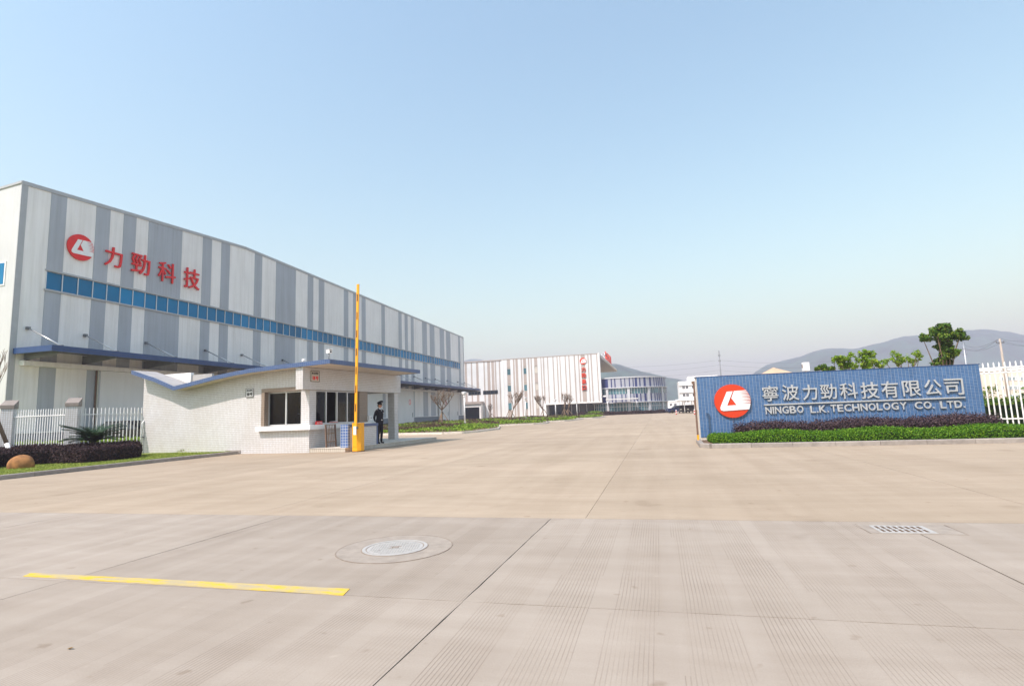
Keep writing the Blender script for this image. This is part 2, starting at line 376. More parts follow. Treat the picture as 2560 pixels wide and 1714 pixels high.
def letter(name, body, w, h, depth, bold, m, parent, loc, rz):
    me = glyph(body, w, h, depth, bold); me.materials.append(MATS[m]); return link(name, me, parent, loc, rz)
def emblem(parent, loc, rz, w, h, depth, mred, mwhite, teeth=9):
    a, b = w/2, h/2
    disc = MB().prism([(a*math.cos(2*math.pi*k/48), b*math.sin(2*math.pi*k/48)) for k in range(48)], -depth, 0, 'y').build('emblem', mred, parent)
    disc.location = loc; disc.rotation_euler = (0, 0, rz)
    q = lambda x, y: ((x-615)/252*a, (680-y)/232*b)
    edge = lambda y: 615+250*math.sqrt(max(0, 1-((y-680)/232)**2))
    pts = [q(545, 548), q(628, 545), q(535, 742), q(665, 738), q(600, 640), q(645, 542)]
    ys = np.linspace(548, 728, teeth+1)
    pts.append(q(edge(540)-6, 537))
    for i in range(teeth):
        y0, y1 = ys[i], ys[i+1]; dy = y1-y0
        pts += [q(edge(y0+dy*.1)-3, y0+dy*.02), q(672+72*i/teeth+(24 if i % 2 else 0), y0+dy*.33), q(edge(y0+dy*.62)-3, y0+dy*.64)]
    pts += [q(edge(735)-3, 735), q(835, 802), q(480, 815), q(445, 803), q(436, 775), q(446, 745)]
    MB().prism(pts, -depth-.02*max(1, h/1.2), -depth+.002, 'y').build('emblem_mark', mwhite, disc)
    return disc

# ================================================================== THE SETTING
gr = struct(MB().box(-2300, 2300, -300, 2300, -.5, -.035).build('ground', 'ground_far'))

def slab_poly(x0, x1, y0, y1, gap=.004, jit=.0025, crack=None):
    """outline of a cast slab with slightly chipped edges; crack: {side: (gap, jitter)}"""
    pts = []; crack = crack or {}
    def edge(a, b, nrm, key):
        gp, jt = crack.get(key, (gap, jit)); L = math.dist(a, b); k = max(2, int(L/.16)) if key in crack else max(2, min(12, int(L/.6)))
        for i in range(k):
            t = i/k; d = gp+abs(random.gauss(0, jt)) if i else gp
            pts.append((a[0]+(b[0]-a[0])*t+nrm[0]*d, a[1]+(b[1]-a[1])*t+nrm[1]*d))
    edge((x0, y0), (x1, y0), (0, 1), 's'); edge((x1, y0), (x1, y1), (-1, 0), 'e'); edge((x1, y1), (x0, y1), (0, -1), 'n'); edge((x0, y1), (x0, y0), (1, 0), 'w')
    return pts
YB = 6.69                                             # where the street paving meets the yard
road = struct(MB().box(-60, 60, -25, YB, -.03, -.012).build('road', 'joint_dark'))
rx = [-60, -45, -33, -26.6, -23, -19.4, -15.8, -12.2, -8.6, -4.97, -1.2, 2.29, 5.9, 9.5, 13.1, 16.7, 23, 35, 60]
ry = [-25, -8, -2.1, .82, 3.74, YB]
_a, _b = g(1377, 1295.7), g(931.8, 1713.8)
CRK = lambda y: _a.x+(_b.x-_a.x)*(_a.y-y)/(_a.y-_b.y)
for i in range(len(rx)-1):
    for j in range(len(ry)-1):
        cr = {}
        if rx[i] == -1.2: cr['w'] = (.003, .0022)
        if rx[i+1] == -1.2: cr['e'] = (.003, .0025)
        if ry[j] == 3.74 or ry[j] == YB: cr['s'] = (.002, .002)
        if ry[j+1] == 3.74: cr['n'] = (.002, .003)
        # the long joint drifts a little to the left as it nears the camera
        pl = slab_poly(rx[i], rx[i+1], ry[j], ry[j+1], crack=cr)
        pl = [(x+(CRK(y)+1.2)*max(0, 1-abs(x+1.2)/2.2), y) for x, y in pl]
        MB().prism([(x, y) for x, y in pl], -.024, 0).build('slab', 'road_concrete', road)
yard = struct(MB().box(-130, 130, YB, 240, -.03, -.012).build('yard', 'joint_dark'))
yx = [-130, -40, -29.6, -24.8, -20, -15.2, -10.4, -5.6, -.92, 4.0, 8.8, 13.6, 18.4, 40, 130]
yy = [YB, 13.4, 20.1, 26.8, 33.5, 40.2, 47, 60, 90, 240]
for i in range(len(yx)-1):
    for j in range(len(yy)-1):
        cr = {}
        if yx[i] == -.92 and j < 3: cr['w'] = (.0016, .0012)
        if yx[i+1] == -.92 and j < 3: cr['e'] = (.0016, .0012)
        MB().prism(slab_poly(yx[i], yx[i+1], yy[j], yy[j+1], .0022, .0015, cr), -.024, 0).build('slab', 'yard_concrete', yard)

yl = MB().prism([tuple(g(*p)[:2]) for p in ((76.5, 1431.7), (874.5, 1471.6), (858, 1488), (57.4, 1440))], .0005, .004).build('road_marking', 'yellow_paint')
tag(yl, 'worn yellow line painted on the street paving', 'road marking')

# manhole
mc = g(988, 1369); mt = thing('manhole_cover', 'round pale metal manhole cover set in the street paving', 'manhole cover', (mc.x, mc.y, 0))
def ring(r0, r1, z0, z1, seg=48, jit=0):
    mb = MB(); vs = []
    for k in range(seg):
        a = 2*math.pi*k/seg; j = random.uniform(-jit, jit)
        for r, z in ((r0, z0), (r1+j, z0), (r1+j, z1), (r0, z1)): vs.append((r*math.cos(a), r*math.sin(a), z))
    return mb.add(vs, [(4*k+i, 4*((k+1) % seg)+i, 4*((k+1) % seg)+(i+1) % 4, 4*k+(i+1) % 4) for k in range(seg) for i in range(4)])
MB().lathe([(.56, .0005), (.56, .003)], 56).build('patch', 'patch_concrete', mt)
ring(.552, .562, .001, .0040, jit=.004).build('patch_joint', 'cover_joint', mt)
ring(.315, .325, .003, .0052).build('joint', 'cover_joint', mt)
ring(.282, .315, .003, .0085).build('frame', 'cover_metal', mt); ring(.272, .282, .003, .0055).build('joint', 'cover_joint', mt)
MB().lathe([(.272, .003), (.272, .0065)], 48).build('lid', 'cover_metal', mt)
mb = MB()
for i in range(-10, 11):
    for j in range(-10, 11):
        x, y = i*.025, j*.025
        if math.hypot(x, y) < .25 and not (abs(x) < .07 and abs(y) < .045): mb.box(x-.007, x+.007, y-.007, y+.007, .0065, .0095)
stuff(mb.build('tread_studs', 'cover_metal', mt))
for x, y in ((-.13, -.10), (.10, .14)): MB().lathe([(.011, .0065), (.011, .0078)], 10, (x, y)).build('lift_hole', 'slot_dark', mt)
for x0, x1, y0, y1 in ((-.06, .06, .03, .036), (-.06, .06, -.036, -.03), (-.033, -.027, -.03, .03), (.027, .033, -.03, .03), (-.03, .03, -.003, .003)):
    box('lid_mark', x0, x1, y0, y1, .0065, .0098, 'cover_joint', mt)
mt.rotation_euler = (0, 0, R(18))
# drain grate
gt = thing('drain_grate', 'rectangular pale drain grate with two rows of dark slots', 'drain grate', (2.21, 6.30, 0))
MB().prism([(-.33, -.19), (.47, -.19), (.44, .24), (-.36, .24)], .0005, .003).build('patch', 'patch_concrete', gt)
for x in (-.335, .455): box('patch_joint', x-.004, x+.004, -.19, .24, .003, .0045, 'cover_joint', gt)
box('frame', -.235, .235, -.165, .165, .003, .007, 'cover_metal', gt)
for r_, y in ((0, .07), (1, -.07)):
    for k in range(8): box('slot', -.205+k*.052, -.180+k*.052, y-.052, y+.052, .007, .0085, 'slot_dark', gt)

# ------------------------------------------------------------------ hills and haze
def ridge(name, prof, dist, depth, seed):
    """a wooded ridge whose skyline follows prof (pixels), standing dist metres off"""
    rg = np.random.default_rng(seed); xs = np.arange(prof[0][0], prof[-1][0]+1, 6.); px = [p[0] for p in prof]; py = [p[1] for p in prof]
    ys = np.interp(xs, px, py); ker = np.ones(5)/5; ys = np.convolve(np.pad(ys, 2, 'edge'), ker, 'valid')
    ys = ys+np.convolve(rg.normal(0, .9, len(xs)), np.ones(3)/3, 'same')
    rows = 14; vs = []; fs = []; k = len(xs)
    for j in range(rows):
        t = j/(rows-1)                                   # 0 foot, ~.6 crest, 1 far foot
        for i in range(k):
            top = fwdat(xs[i], ys[i], dist); dr = Vector((top.x, top.y, 0)).normalized()
            f = math.sin(min(1, t/.62)*math.pi/2)**1.15 if t <= .62 else math.cos((t-.62)/.38*math.pi/2)
            z = max(-2, (top.z+1)*f-1)
            bumpy = (math.sin(i*.21+j*1.3+seed)+math.sin(i*.083-j*.9))*.035*depth*(1-abs(t-.62))
            z2 = z*(1+(0 if abs(t-.615) < .05 else .05*(abs(t-.615) > .16)*math.sin(i*.33+j*2.1)-(.03 if abs(t-.615) < .16 else 0)))
            off = (t-.615)*depth+(bumpy if abs(t-.615) > .05 else 0)
            p = top+dr*off; vs.append((p.x, p.y, z2 if t < .98 else -3))
    fs = [(j*k+i, j*k+i+1, (j+1)*k+i+1, (j+1)*k+i) for j in range(rows-1) for i in range(k-1)]
    return struct(MB().add(vs, fs, 0, True).build(name, 'hill_forest'))
D_ = 2560/2342
ridge('hill', [(x*D_, y*D_) for x, y in ((1690, 905), (1715, 862), (1742, 838), (1790, 824), (1830, 815), (1870, 800), (1905, 796), (1960, 797), (2010, 786), (2060, 770), (2100, 766), (2150, 768), (2190, 757), (2250, 752), (2300, 757), (2342, 766), (2420, 775), (2500, 800), (2600, 830), (2720, 870), (2800, 890))], 1150, 620, 3)
ridge('hill', [(x*D_, y*D_) for x, y in ((1250, 930), (1290, 880), (1330, 845), (1375, 832), (1415, 832), (1440, 842), (1480, 852), (1520, 862), (1560, 868), (1600, 872), (1640, 880), (1680, 900), (1740, 925))], 900, 460, 5)
ridge('hill', [(x*D_, y*D_) for x, y in ((960, 880), (1020, 838), (1062, 824), (1085, 819), (1110, 824), (1150, 838), (1200, 860), (1280, 900))], 1500, 600, 9)

# ================================================================== LEFT: THE LONG WAREHOUSE
XW = -38.0
def bandY(px): return onX(px, 675.8+.2246*(px-116.9), XW).y
wh = thing('warehouse', 'long grey and white striped industrial hall with blue window band and canopy', 'building', (XW, 65, 0))
def wpart(mb, name, m, parent=None):
    me = mb.mesh(name, m); o = link(name, me, wh if parent is None else parent)
    me.transform(Matrix.Translation((-XW, -65, 0))); return o
Y0, Y1, ZB0, ZB1 = 24.45, 106.6, 10.42, 11.62
RK = [(Y0, 16.93), (44.04, 18.25), (Y1, 17.04)]
def zroof(y): return np.interp(y, [a for a, b in RK], [b for a, b in RK])
# body: the shell behind the sheets
wpart(MB().prism([(Y0+.1, 0), (Y1-.1, 0), (Y1-.1, 17.0), (44.04, 18.15), (Y0+.1, 16.85)], XW-52, XW-.06, 'x'), 'wall', 'sheet_grey')
def lsurf(X): return 16.93+(X-XW)*.085
wpart(MB().prism([(XW-52, .0), (XW, .0), (XW, 16.93), (XW-52, lsurf(XW-52))], Y0-.02, Y0+.09, 'y'), 'end_wall', 'sheet_white_sunlit')
wpart(MB().prism([(XW-52, lsurf(XW-52)-.05), (XW+.02, 16.88), (XW+.02, 17.03), (XW-52, lsurf(XW-52)+.1)], Y0-.08, Y0+.12, 'y'), 'coping', 'trim_grey')
wpart(MB().box(XW-.02, XW+.03, Y0-.05, Y0+.32, 0, 16.95), 'corner_trim', 'trim_grey')
wpart(MB().box(XW-.02, XW+.03, Y1-.3, Y1+.05, 0, 17.0), 'corner_trim', 'trim_grey')
for a, b in zip(RK[:-1], RK[1:]): wpart(MB().prism([(a[0]-.04, a[1]-.12), (b[0], b[1]-.12), (b[0], b[1]+.12), (a[0]-.04, a[1]+.12)], XW-.3, XW+.06, 'x'), 'coping', 'trim_grey')
g1 = [(385, 520), (770, 890), (1003, 1110), (1215, 1500), (1675, 1752), (1832, 1905)]
g2 = [(93, 145), (242, 380), (463, 502), (540, 578), (714, 745), (778, 805), (837, 865), (974, 998), (1092, 1114), (1135, 1156), (1177, 1197), (1256, 1288), (1308, 1340), (1377, 1407), (1421, 1450), (1504, 1517)]
greys = [(bandY(a/3.336), bandY(b/3.336)) for a, b in g1]+[(bandY(600+a/2.7516), bandY(600+b/2.7516)) for a, b in g2]
segs = []; cur = Y0+.3
for a, b in greys:
    segs += [(cur, a, 'sheet_white'), (a, b, 'sheet_grey')]; cur = b
segs.append((cur, Y1-.28, 'sheet_white'))
YA, YE = bandY(116.9), bandY(1150.4)
for a, b, mt_ in segs:
    pr = .012 if mt_ == 'sheet_grey' else 0
    k = max(1, round((b-a)/2.2)) if mt_ == 'sheet_white' else 1
    for q in range(k):
        y0, y1 = a+(b-a)*q/k+.006, a+(b-a)*(q+1)/k-.006
        if y1-y0 < .05: continue
        top = [(y1, zroof(y1)-.1)]+([(44.04, 18.15)] if y0 < 44.04 < y1 else [])+[(y0, zroof(y0)-.1)]
        inb = y0 < YE and y1 > YA
        if inb:
            wpart(MB().prism([(y0, ZB1+.05), (y1, ZB1+.05)]+top, XW-.05, XW+pr, 'x'), 'cladding_panel', mt_)
            wpart(MB().prism([(y0, 1.24), (y1, 1.24), (y1, ZB0-.05), (y0, ZB0-.05)], XW-.05, XW+pr, 'x'), 'cladding_panel', mt_)
        else: wpart(MB().prism([(y0, 1.24), (y1, 1.24)]+top, XW-.05, XW+pr, 'x'), 'cladding_panel', mt_)
# blue window band: a pane about every metre
wpart(MB().box(XW-.12, XW-.085, YA, YE, ZB0, ZB1), 'band_back', 'frame_dark')
wpart(MB().box(XW-.05, XW+.07, YA-.1, YE+.1, ZB1+.003, ZB1+.12), 'band_head', 'trim_grey')
wpart(MB().box(XW-.05, XW+.09, YA-.1, YE+.1, ZB0-.12, ZB0-.003), 'band_sill', 'trim_grey')
npn = 76; wpn = (YE-YA)/npn
pm = MB().box(-.075, -.055, .028, wpn-.028, ZB0+.03, ZB1-.03).mesh('pane', 'glass_blue'); mm_ = MB().box(-.08, .0, -.028, .028, ZB0, ZB1).mesh('mullion', 'aluminium')
for k in range(npn+1):
    if k < npn: link('pane', pm, wh, (0, YA+k*wpn-65, 0))
    link('mullion', mm_, wh, (0, YA+k*wpn-65, 0))
for px0, px1, py0, py1 in ((-40, 10, 665, 710),):
    a, b = onY(px0, py0, Y0), onY(px1, py1, Y0)
    wpart(MB().box(a.x-.1, b.x+.1, Y0-.06, Y0-.021, b.z-.1, a.z+.1), 'window_frame', 'sign_white')
    wpart(MB().box(a.x, b.x, Y0-.075, Y0-.061, b.z, a.z), 'pane', 'glass_blue')
# plinth, sliding doors, door rail
wpart(MB().box(XW-.04, XW+.06, Y0, Y1, 0, 1.14), 'plinth', 'plinth_grey')
wpart(MB().box(XW-.04, XW+.12, Y0, Y1, 1.143, 1.235), 'plinth_sill', 'white_paint')
wpart(MB().box(XW+.01, XW+.42, 25.0, 106.3, 5.32, 5.62), 'door_rail', 'sheet_white')
for k, (a, b) in enumerate(((29.9, 34.6), (34.64, 39.3), (66.9, 71.4), (76.0, 81.7), (92.1, 97.1), (97.14, 102.1))):
    d = wpart(MB().box(XW+.13, XW+.24, a, b, .06, 5.3), 'sliding_door', 'door_white')
    for y in (a, b-.12): wpart(MB().box(XW+.241, XW+.262, y, y+.12, .06, 5.3), 'edge_trim', 'trim_grey', d)
    if k > 1:
        wpart(MB().box(XW+.262, XW+.30, b-.7, b-.58, 1.2, 1.9), 'handle', 'steel_grey', d)
        if k in (3, 4):
            c_ = MB().prism([(b-1.5+.42*math.cos(t*math.pi/12), 3.55+.42*math.sin(t*math.pi/12)) for t in range(24)], XW+.242, XW+.252, 'x')
            wpart(c_, 'number_disc', 'sign_red', d)
            wpart(MB().prism([(b-1.5+.33*math.cos(t*math.pi/12), 3.55+.33*math.sin(t*math.pi/12)) for t in range(24)], XW+.253, XW+.258, 'x'), 'number_field', 'sign_white', d)
            letter('number', '3' if k == 3 else '4', .26, .42, .02, .02, 'sign_red', d, (.265, b-1.5-65, 3.55), R(90))
    elif k == 0: wpart(MB().box(XW+.05, XW+.13, a-.09, a-.02, .06, 5.3), 'jamb', 'rust_brown')
wpart(MB().box(XW+.242, XW+.255, 36.2, 37.2, .1, 2.1), 'wicket_door', 'trim_grey')
# canopy with fascia, brackets and stays
CXo, CZ0, CZ1, CY0, CY1 = -34.9, 6.0, 6.36, 24.6, 107.3
wpart(MB().box(CXo-.03, CXo+.09, CY0, CY1, CZ0, CZ1), 'canopy_fascia', 'canopy_blue')
wpart(MB().box(CXo-.02, CXo+.11, CY0-.03, CY1, CZ0+.16, CZ0+.19), 'fascia_lip', 'canopy_blue')
wpart(MB().box(XW+.02, CXo-.032, CY0, CY0+.12, CZ0, CZ1-.002), 'canopy_fascia', 'canopy_blue')
wpart(MB().box(XW+.02, CXo-.032, CY1-.12, CY1, CZ0, CZ1-.002), 'canopy_fascia', 'canopy_blue')
wpart(MB().prism([(XW+.02, CZ1-.06), (CXo-.035, CZ1-.12), (CXo-.035, CZ1-.08), (XW+.02, CZ1-.02)], CY0+.125, CY1-.125, 'y'), 'canopy_roof', 'steel_grey')
sy = [25.3, 28.9, 33.6, 39.4, 43.8, 49.7, 54, 59.5, 65, 70.5, 76.5, 82.2, 86.7, 91, 96.7, 102.4, 106.3]
for y in sy:
    wpart(MB().prism([(XW+.02, 5.66), (CXo-.2, 5.93), (CXo-.2, 6.2), (XW+.02, 6.24)], y-.06, y+.06, 'y'), 'canopy_bracket', 'steel_grey')
    st = wpart(MB().tube([(XW+.15, y, 7.68), (CXo-.15, y, CZ1+.02)], .05, 8), 'stay_rod', 'steel_bright')
    wpart(MB().box(XW, XW+.2, y-.09, y+.09, 7.6, 7.78), 'stay_anchor', 'steel_grey', st)
    wpart(MB().box(CXo-.28, CXo-.04, y-.07, y+.07, CZ1-.03, CZ1+.07), 'stay_anchor', 'steel_grey', st)
# emblem and four red characters
def onwall(px, py): p = onX(px, py, XW); return p.y-65, p.z
def wsize(x0, x1, y0, y1):
    xm, ym = (x0+x1)/2, (y0+y1)/2; a, b = onX(x0, ym, XW).y, onX(x1, ym, XW).y
    return (a+b)/2-65, b-a, (onX(xm, y0, XW).z+onX(xm, y1, XW).z)/2, onX(xm, y0, XW).z-onX(xm, y1, XW).z
cy, w_, cz, h_ = wsize(164.9, 232.3, 586, 652)
emblem(wh, (.03, cy, cz), R(90), w_, w_, .10, 'sign_red', 'sign_white', 7)
for ch, b4 in zip('力勁科技', ((257.8, 303.4, 619, 668), (324.6, 372.6, 635, 686), (392, 436.7, 656, 706), (456.5, 496.7, 672, 722))):
    cy, w_, cz, h_ = wsize(*b4); letter('character', ch, w_*.97, h_,   .12, .003, 'sign_red', wh, (.12, cy, cz), R(90))

# ================================================================== BUILDING AT THE END OF THE YARD
YO = 121.0; S = lambda z: H+(z-H)*YO/112
of = thing('office_building', 'white building with brown vertical stripes and red vertical lettering', 'building', (-20, YO, 0))
def opart(mb, name, m, parent=None):
    me = mb.mesh(name, m); me.transform(Matrix.Translation((20, -YO, 0))); return link(name, me, of if parent is None else parent)
ox = lambda px, py=905: onY(px, py, YO).x
c6 = lambda x: 1140+x/6.0294
c7 = lambda x: 1360+x/5.855
XL, XK, XR = ox(1120), ox(1256, 898), ox(1501, 940)
ZL, ZO, ZU = S(12.45), S(12.55), S(2.85)
XG = ox(1366, 1005)                                   # where the ground-floor glazing begins
opart(MB().box(XL, XK, YO+.12, YO+55, 0, ZL-.1), 'wall', 'panel_white')
opart(MB().box(XK+.01, XG-.5, YO+.12, YO+55, 0, ZO-.1), 'wall', 'panel_white')
opart(MB().box(XG-.49, XR-5.2, YO+3.2, YO+55, 0, ZO-.1), 'wall', 'panel_white')
opart(MB().box(XG-.49, XR-.05, YO+.12, YO+.8, ZU+.02, ZO-.1), 'wall', 'panel_white')
opart(MB().box(XL, XK-.2, YO-.12, YO+.3, ZL-.15, ZL+.12), 'coping', 'panel_brown')
opart(MB().box(XK, XR, YO-.05, YO+.3, ZO-.1, ZO+.06), 'coping', 'panel_brown')
st6 = [(130, 160), (222, 240), (300, 335), (412, 430), (468, 510), (530, 570), (582, 600), (645, 662), (765, 815), (857, 880), (895, 930), (975, 992), (1012, 1055), (1085, 1103), (1125, 1142), (1178, 1225), (1275, 1287), (1310, 1325)]
st7 = [(47, 60), (126, 140), (186, 200), (228, 240), (305, 320), (360, 375), (438, 455), (500, 515), (540, 600), (640, 655), (683, 700), (770, 783)]
brown = [(ox(c6(a)), ox(c6(b))) for a, b in st6]+[(ox(c7(a)), ox(c7(b))) for a, b in st7]
brown = [(XL+.3+k*1.9, XL+.8+k*1.9) for k in range(2)]+brown
wcols = [brown[2+8], brown[2+12], brown[2+15]]
rows = [(S(9.2), S(10.75)), (S(5.7), S(7.25)), (S(1.9), S(3.6))]
cur = XL; strips = []
for a, b in brown: strips += [(cur, a, 'panel_white'), (a, b, 'panel_brown')]; cur = b
strips.append((cur, XR-.35, 'panel_white'))
XE0, XE1 = ox(c6(140), 1000), ox(c6(385), 1000)       # entrance
for a, b, m_ in strips:
    if b-a < .05: continue
    base = ZU+.05 if (a+b)/2 > XG else (3.7 if XE0-.4 < (a+b)/2 < XE1+.4 else 0)
    holes = rows if any(abs(a-w[0]) < .02 for w in wcols) else []
    zz = [base]+[z for r_ in reversed(holes) for z in r_]+[(ZL if b < XK else ZO)-.1]
    for k in range(0, len(zz), 2):
        if zz[k+1]-zz[k] > .05: opart(MB().box(a+.004, b-.004, YO+(.0 if m_ == 'panel_white' else -.012), YO+.115, zz[k], zz[k+1]), 'facade_panel', m_)
opart(MB().box(XK-.28, XK+.12, YO-.06, YO+.11, 0, ZO-.1), 'pilaster', 'white_paint')
opart(MB().box(XR-.34, XR+.05, YO-.1, YO+.8, ZU-.25, ZO+.1), 'edge_frame', 'white_paint')
opart(MB().box(XG-.5, XR-.345, YO-.1, YO+.8, ZU-.25, ZU+.045), 'edge_frame', 'white_paint')
opart(MB().box(XG-.5, XG-.1, YO-.1, YO+3.0, 0, ZU-.255), 'edge_frame', 'white_paint')
for ci, (a, b) in enumerate(wcols):
    for z0, z1 in rows:
        w = opart(MB().box(a, b, YO+.10, YO+.118, z0, z1), 'window', 'frame_dark')
        opart(MB().box(a+.04, b-.04, YO+.07, YO+.099, z0+.05, z1-.35), 'pane', 'blind_beige' if ci == 2 else 'glass_teal', w)
        opart(MB().box(a+.04, b-.04, YO+.07, YO+.099, z1-.3, z1-.05), 'pane', 'blind_beige' if ci == 2 else 'blind_beige', w)
        opart(MB().box(a-.03, b+.03, YO-.05, YO+.09, z0-.08, z0-.003), 'sill', 'blind_beige', w)
for a6, b6, nn in ((185, 370, 4), (408, 630, 4)):
    a, b = ox(c6(a6), 973), ox(c6(b6), 973)
    w = opart(MB().box(a, b, YO-.06, YO-.02, S(5.35), S(6.15)), 'window', 'frame_dark')
    for k in range(nn):
        x0 = a+(b-a)*k/nn; opart(MB().box(x0+.05, x0+(b-a)/nn-.05, YO-.075, YO-.061, S(5.4), S(6.1)), 'pane', 'glass_dark', w)
opart(MB().box(XE0-3.5, XE1+.55, YO-2.2, YO-.08, 3.55, 4.1), 'porch_roof', 'panel_brown')
opart(MB().box(XE0-3.5, XE1+.0, YO-1.9, YO-.09, 2.85, 3.545), 'porch_beam', 'white_paint')
opart(MB().box(XE1+.02, XE1+.42, YO-1.9, YO-.09, 0, 3.545), 'porch_wall', 'white_paint')
opart(MB().box(XE0-3.5, XE1, YO-.02, YO+.02, .05, 2.84), 'entrance_glass', 'glass_dark')
# ground-floor glazing under the raised front
gx = np.linspace(XG+.0, XR-.3, 8)
for k in range(7):
    opart(MB().box(gx[k]+.04, gx[k+1]-.04, YO+2.95, YO+2.98, .1, ZU-.3), 'pane', 'glass_dark'); opart(MB().box(gx[k]-.035, gx[k]+.035, YO+2.93, YO+3.0, .1, ZU-.3), 'mullion', 'aluminium')
opart(MB().box(XG, XR-.3, YO+2.9, YO+3.1, 0, .095), 'plinth', 'plinth_grey')
# side that runs back, its flying roof, and the red characters standing on its edge
zc = S(12.0); pe = g(1555.6, 930.5, zc)
YEND = min(pe.y, YO+54)
opart(MB().box(XR-5.0, XR+.02, YO+.82, YEND, zc-.05, zc+.35), 'flying_roof', 'soffit')
opart(MB().box(XR-5.0, XR+.1, YO+.82, YEND+.05, zc+.352, zc+.55), 'roof_edge', 'white_paint')
for y in np.arange(YO+4, YEND-2, 4.): opart(MB().box(XR-4.9, XR-.2, y-.03, y+.03, zc-.09, zc-.052), 'soffit_joint', 'roof_grey')
for k, ch in enumerate('力勁集團'):
    letter('roof_character', ch, 3.4, 2.3, .2, .012, 'sign_orange', of, (XR-.3+20, 20.5+k*4.7, zc+1.95), R(90))
    fr_ = MB()
    for dx in (-.9, 0, .9): fr_.tube([(XR-.6, YO+20.5+k*4.7+dx, zc+.5), (XR-.6, YO+20.5+k*4.7+dx, zc+3.1)], .05, 5); fr_.tube([(XR-.65, YO+20.5+k*4.7+dx, zc+2.9), (XR-2.4, YO+20.5+k*4.7+dx, zc+.5)], .05, 5)
    for z in (1.0, 1.9, 2.8): fr_.tube([(XR-.6, YO+18.6+k*4.7, zc+z), (XR-.6, YO+22.4+k*4.7, zc+z)], .05, 5)
    opart(fr_, 'letter_frame', 'steel_bright')
# emblem and vertical lettering on the front
def osize(x0, x1, y0, y1):
    a, b = onY(x0, (y0+y1)/2, YO), onY(x1, (y0+y1)/2, YO); return (a.x+b.x)/2+20, b.x-a.x, (onY((x0+x1)/2, y0, YO).z+onY((x0+x1)/2, y1, YO).z)/2, onY((x0+x1)/2, y0, YO).z-onY((x0+x1)/2, y1, YO).z
cx, w_, cz, h_ = osize(c6(1866), c6(1966), 840+328/6.03, 840+423/6.03)
emblem(of, (cx, -.03, cz), 0, w_, w_, .12, 'sign_orange', 'sign_white')
for ch, (y0, y1, x0, x1) in zip('力勁集團', ((470, 532, 1890, 1955), (555, 622, 1893, 1960), (648, 718, 1898, 1965), (745, 815, 1903, 1968))):
    cx, w_, cz, h_ = osize(c6(x0), c6(x1), 840+y0/6.03, 840+y1/6.03); letter('character', ch, w_, h_, .2, .02, 'sign_orange', of, (cx, -.13, cz), 0)
fl = opart(MB().box(XR-.1, XR+.75, YO-.25, YO-.15, ZU+1.0, ZU+1.12), 'floodlight_arm', 'steel_bright'); opart(MB().box(XR+.45, XR+1.0, YO-.6, YO-.27, ZU+.95, ZU+1.25), 'floodlight', 'white_paint', fl)

# the drum beside it
cc = onY(1563, 1020, 131.0); RC = 9.4; S2 = lambda z: z*1.065
dr = thing('round_building', 'round three-tier building with navy striped bands and ribbon glazing', 'building', (cc.x, cc.y, 0))
def arc(a0, a1, r0, r1, z0, z1, seg=3):
    """angles in degrees from the direction facing the camera, positive to the right"""
    mb = MB(); vs = []
    for k in range(seg+1):
        a = R(a0+(a1-a0)*k/seg)
        for r, z in ((r0, z0), (r1, z0), (r1, z1), (r0, z1)): vs.append((r*math.sin(a), -r*math.cos(a), z))
    fs = [(4*k+i, 4*k+4+i, 4*k+4+(i+1) % 4, 4*k+(i+1) % 4) for k in range(seg) for i in range(4)]+[(0, 1, 2, 3), (4*seg+3, 4*seg+2, 4*seg+1, 4*seg)]
    return mb.add(vs, fs)
cs = [(395, 445), (445, 465), (465, 505), (505, 525), (525, 610), (610, 628), (628, 675), (675, 690), (690, 750), (750, 768), (768, 812), (812, 828), (828, 848), (848, 885), (885, 920), (920, 940), (940, 990), (990, 1025), (1025, 1085), (1085, 1112), (1112, 1155), (1155, 1170), (1170, 1192), (1192, 1207), (1207, 1225), (1225, 1240), (1240, 1255), (1255, 1270), (1270, 1288), (1288, 1304), (1304, 1330), (1330, 1338), (1338, 1349)]
def ang(x):
    s = (1480+x/7.468-1563)/99.; return math.degrees(math.asin(max(-1, min(1, s))))
arc(-95, 180, 0, RC-.25, 0, S2(7.3), 40).build('core', 'panel_lilac', dr)
full = [(-60, -52, 'panel_lilac'), (-52, -47, 'panel_navy'), (-47, -40, 'panel_lilac'), (-40, ang(395), 'panel_navy')]+[(ang(a), ang(b), 'panel_navy' if i % 2 else 'panel_lilac') for i, (a, b) in enumerate(cs)]+[(92+7*k, 99+7*k, 'panel_navy' if k % 2 else 'panel_lilac') for k in range(8)]
for a0, a1, m_ in full:
    if a1-a0 < .2: continue
    for z0, z1 in ((S2(5.5), S2(7.35)), (S2(2.5), S2(4.1)), (.0, .62)): arc(a0+.03, a1-.03, RC-.24, RC+(.02 if m_ == 'panel_navy' else 0), z0, z1, 2).build('facade_panel', m_, dr)
for z0, z1, rr in ((S2(7.35)+.003, S2(7.6), .15), (S2(5.33), S2(5.5)-.003, .35), (S2(2.33), S2(2.5)-.003, .35)): arc(-60, 150, RC-.24, RC+rr, z0, z1, 60).build('ring_ledge', 'trim_pale', dr)
cols = [-47, -19.5, 8.8, 37, 64.5, 92]
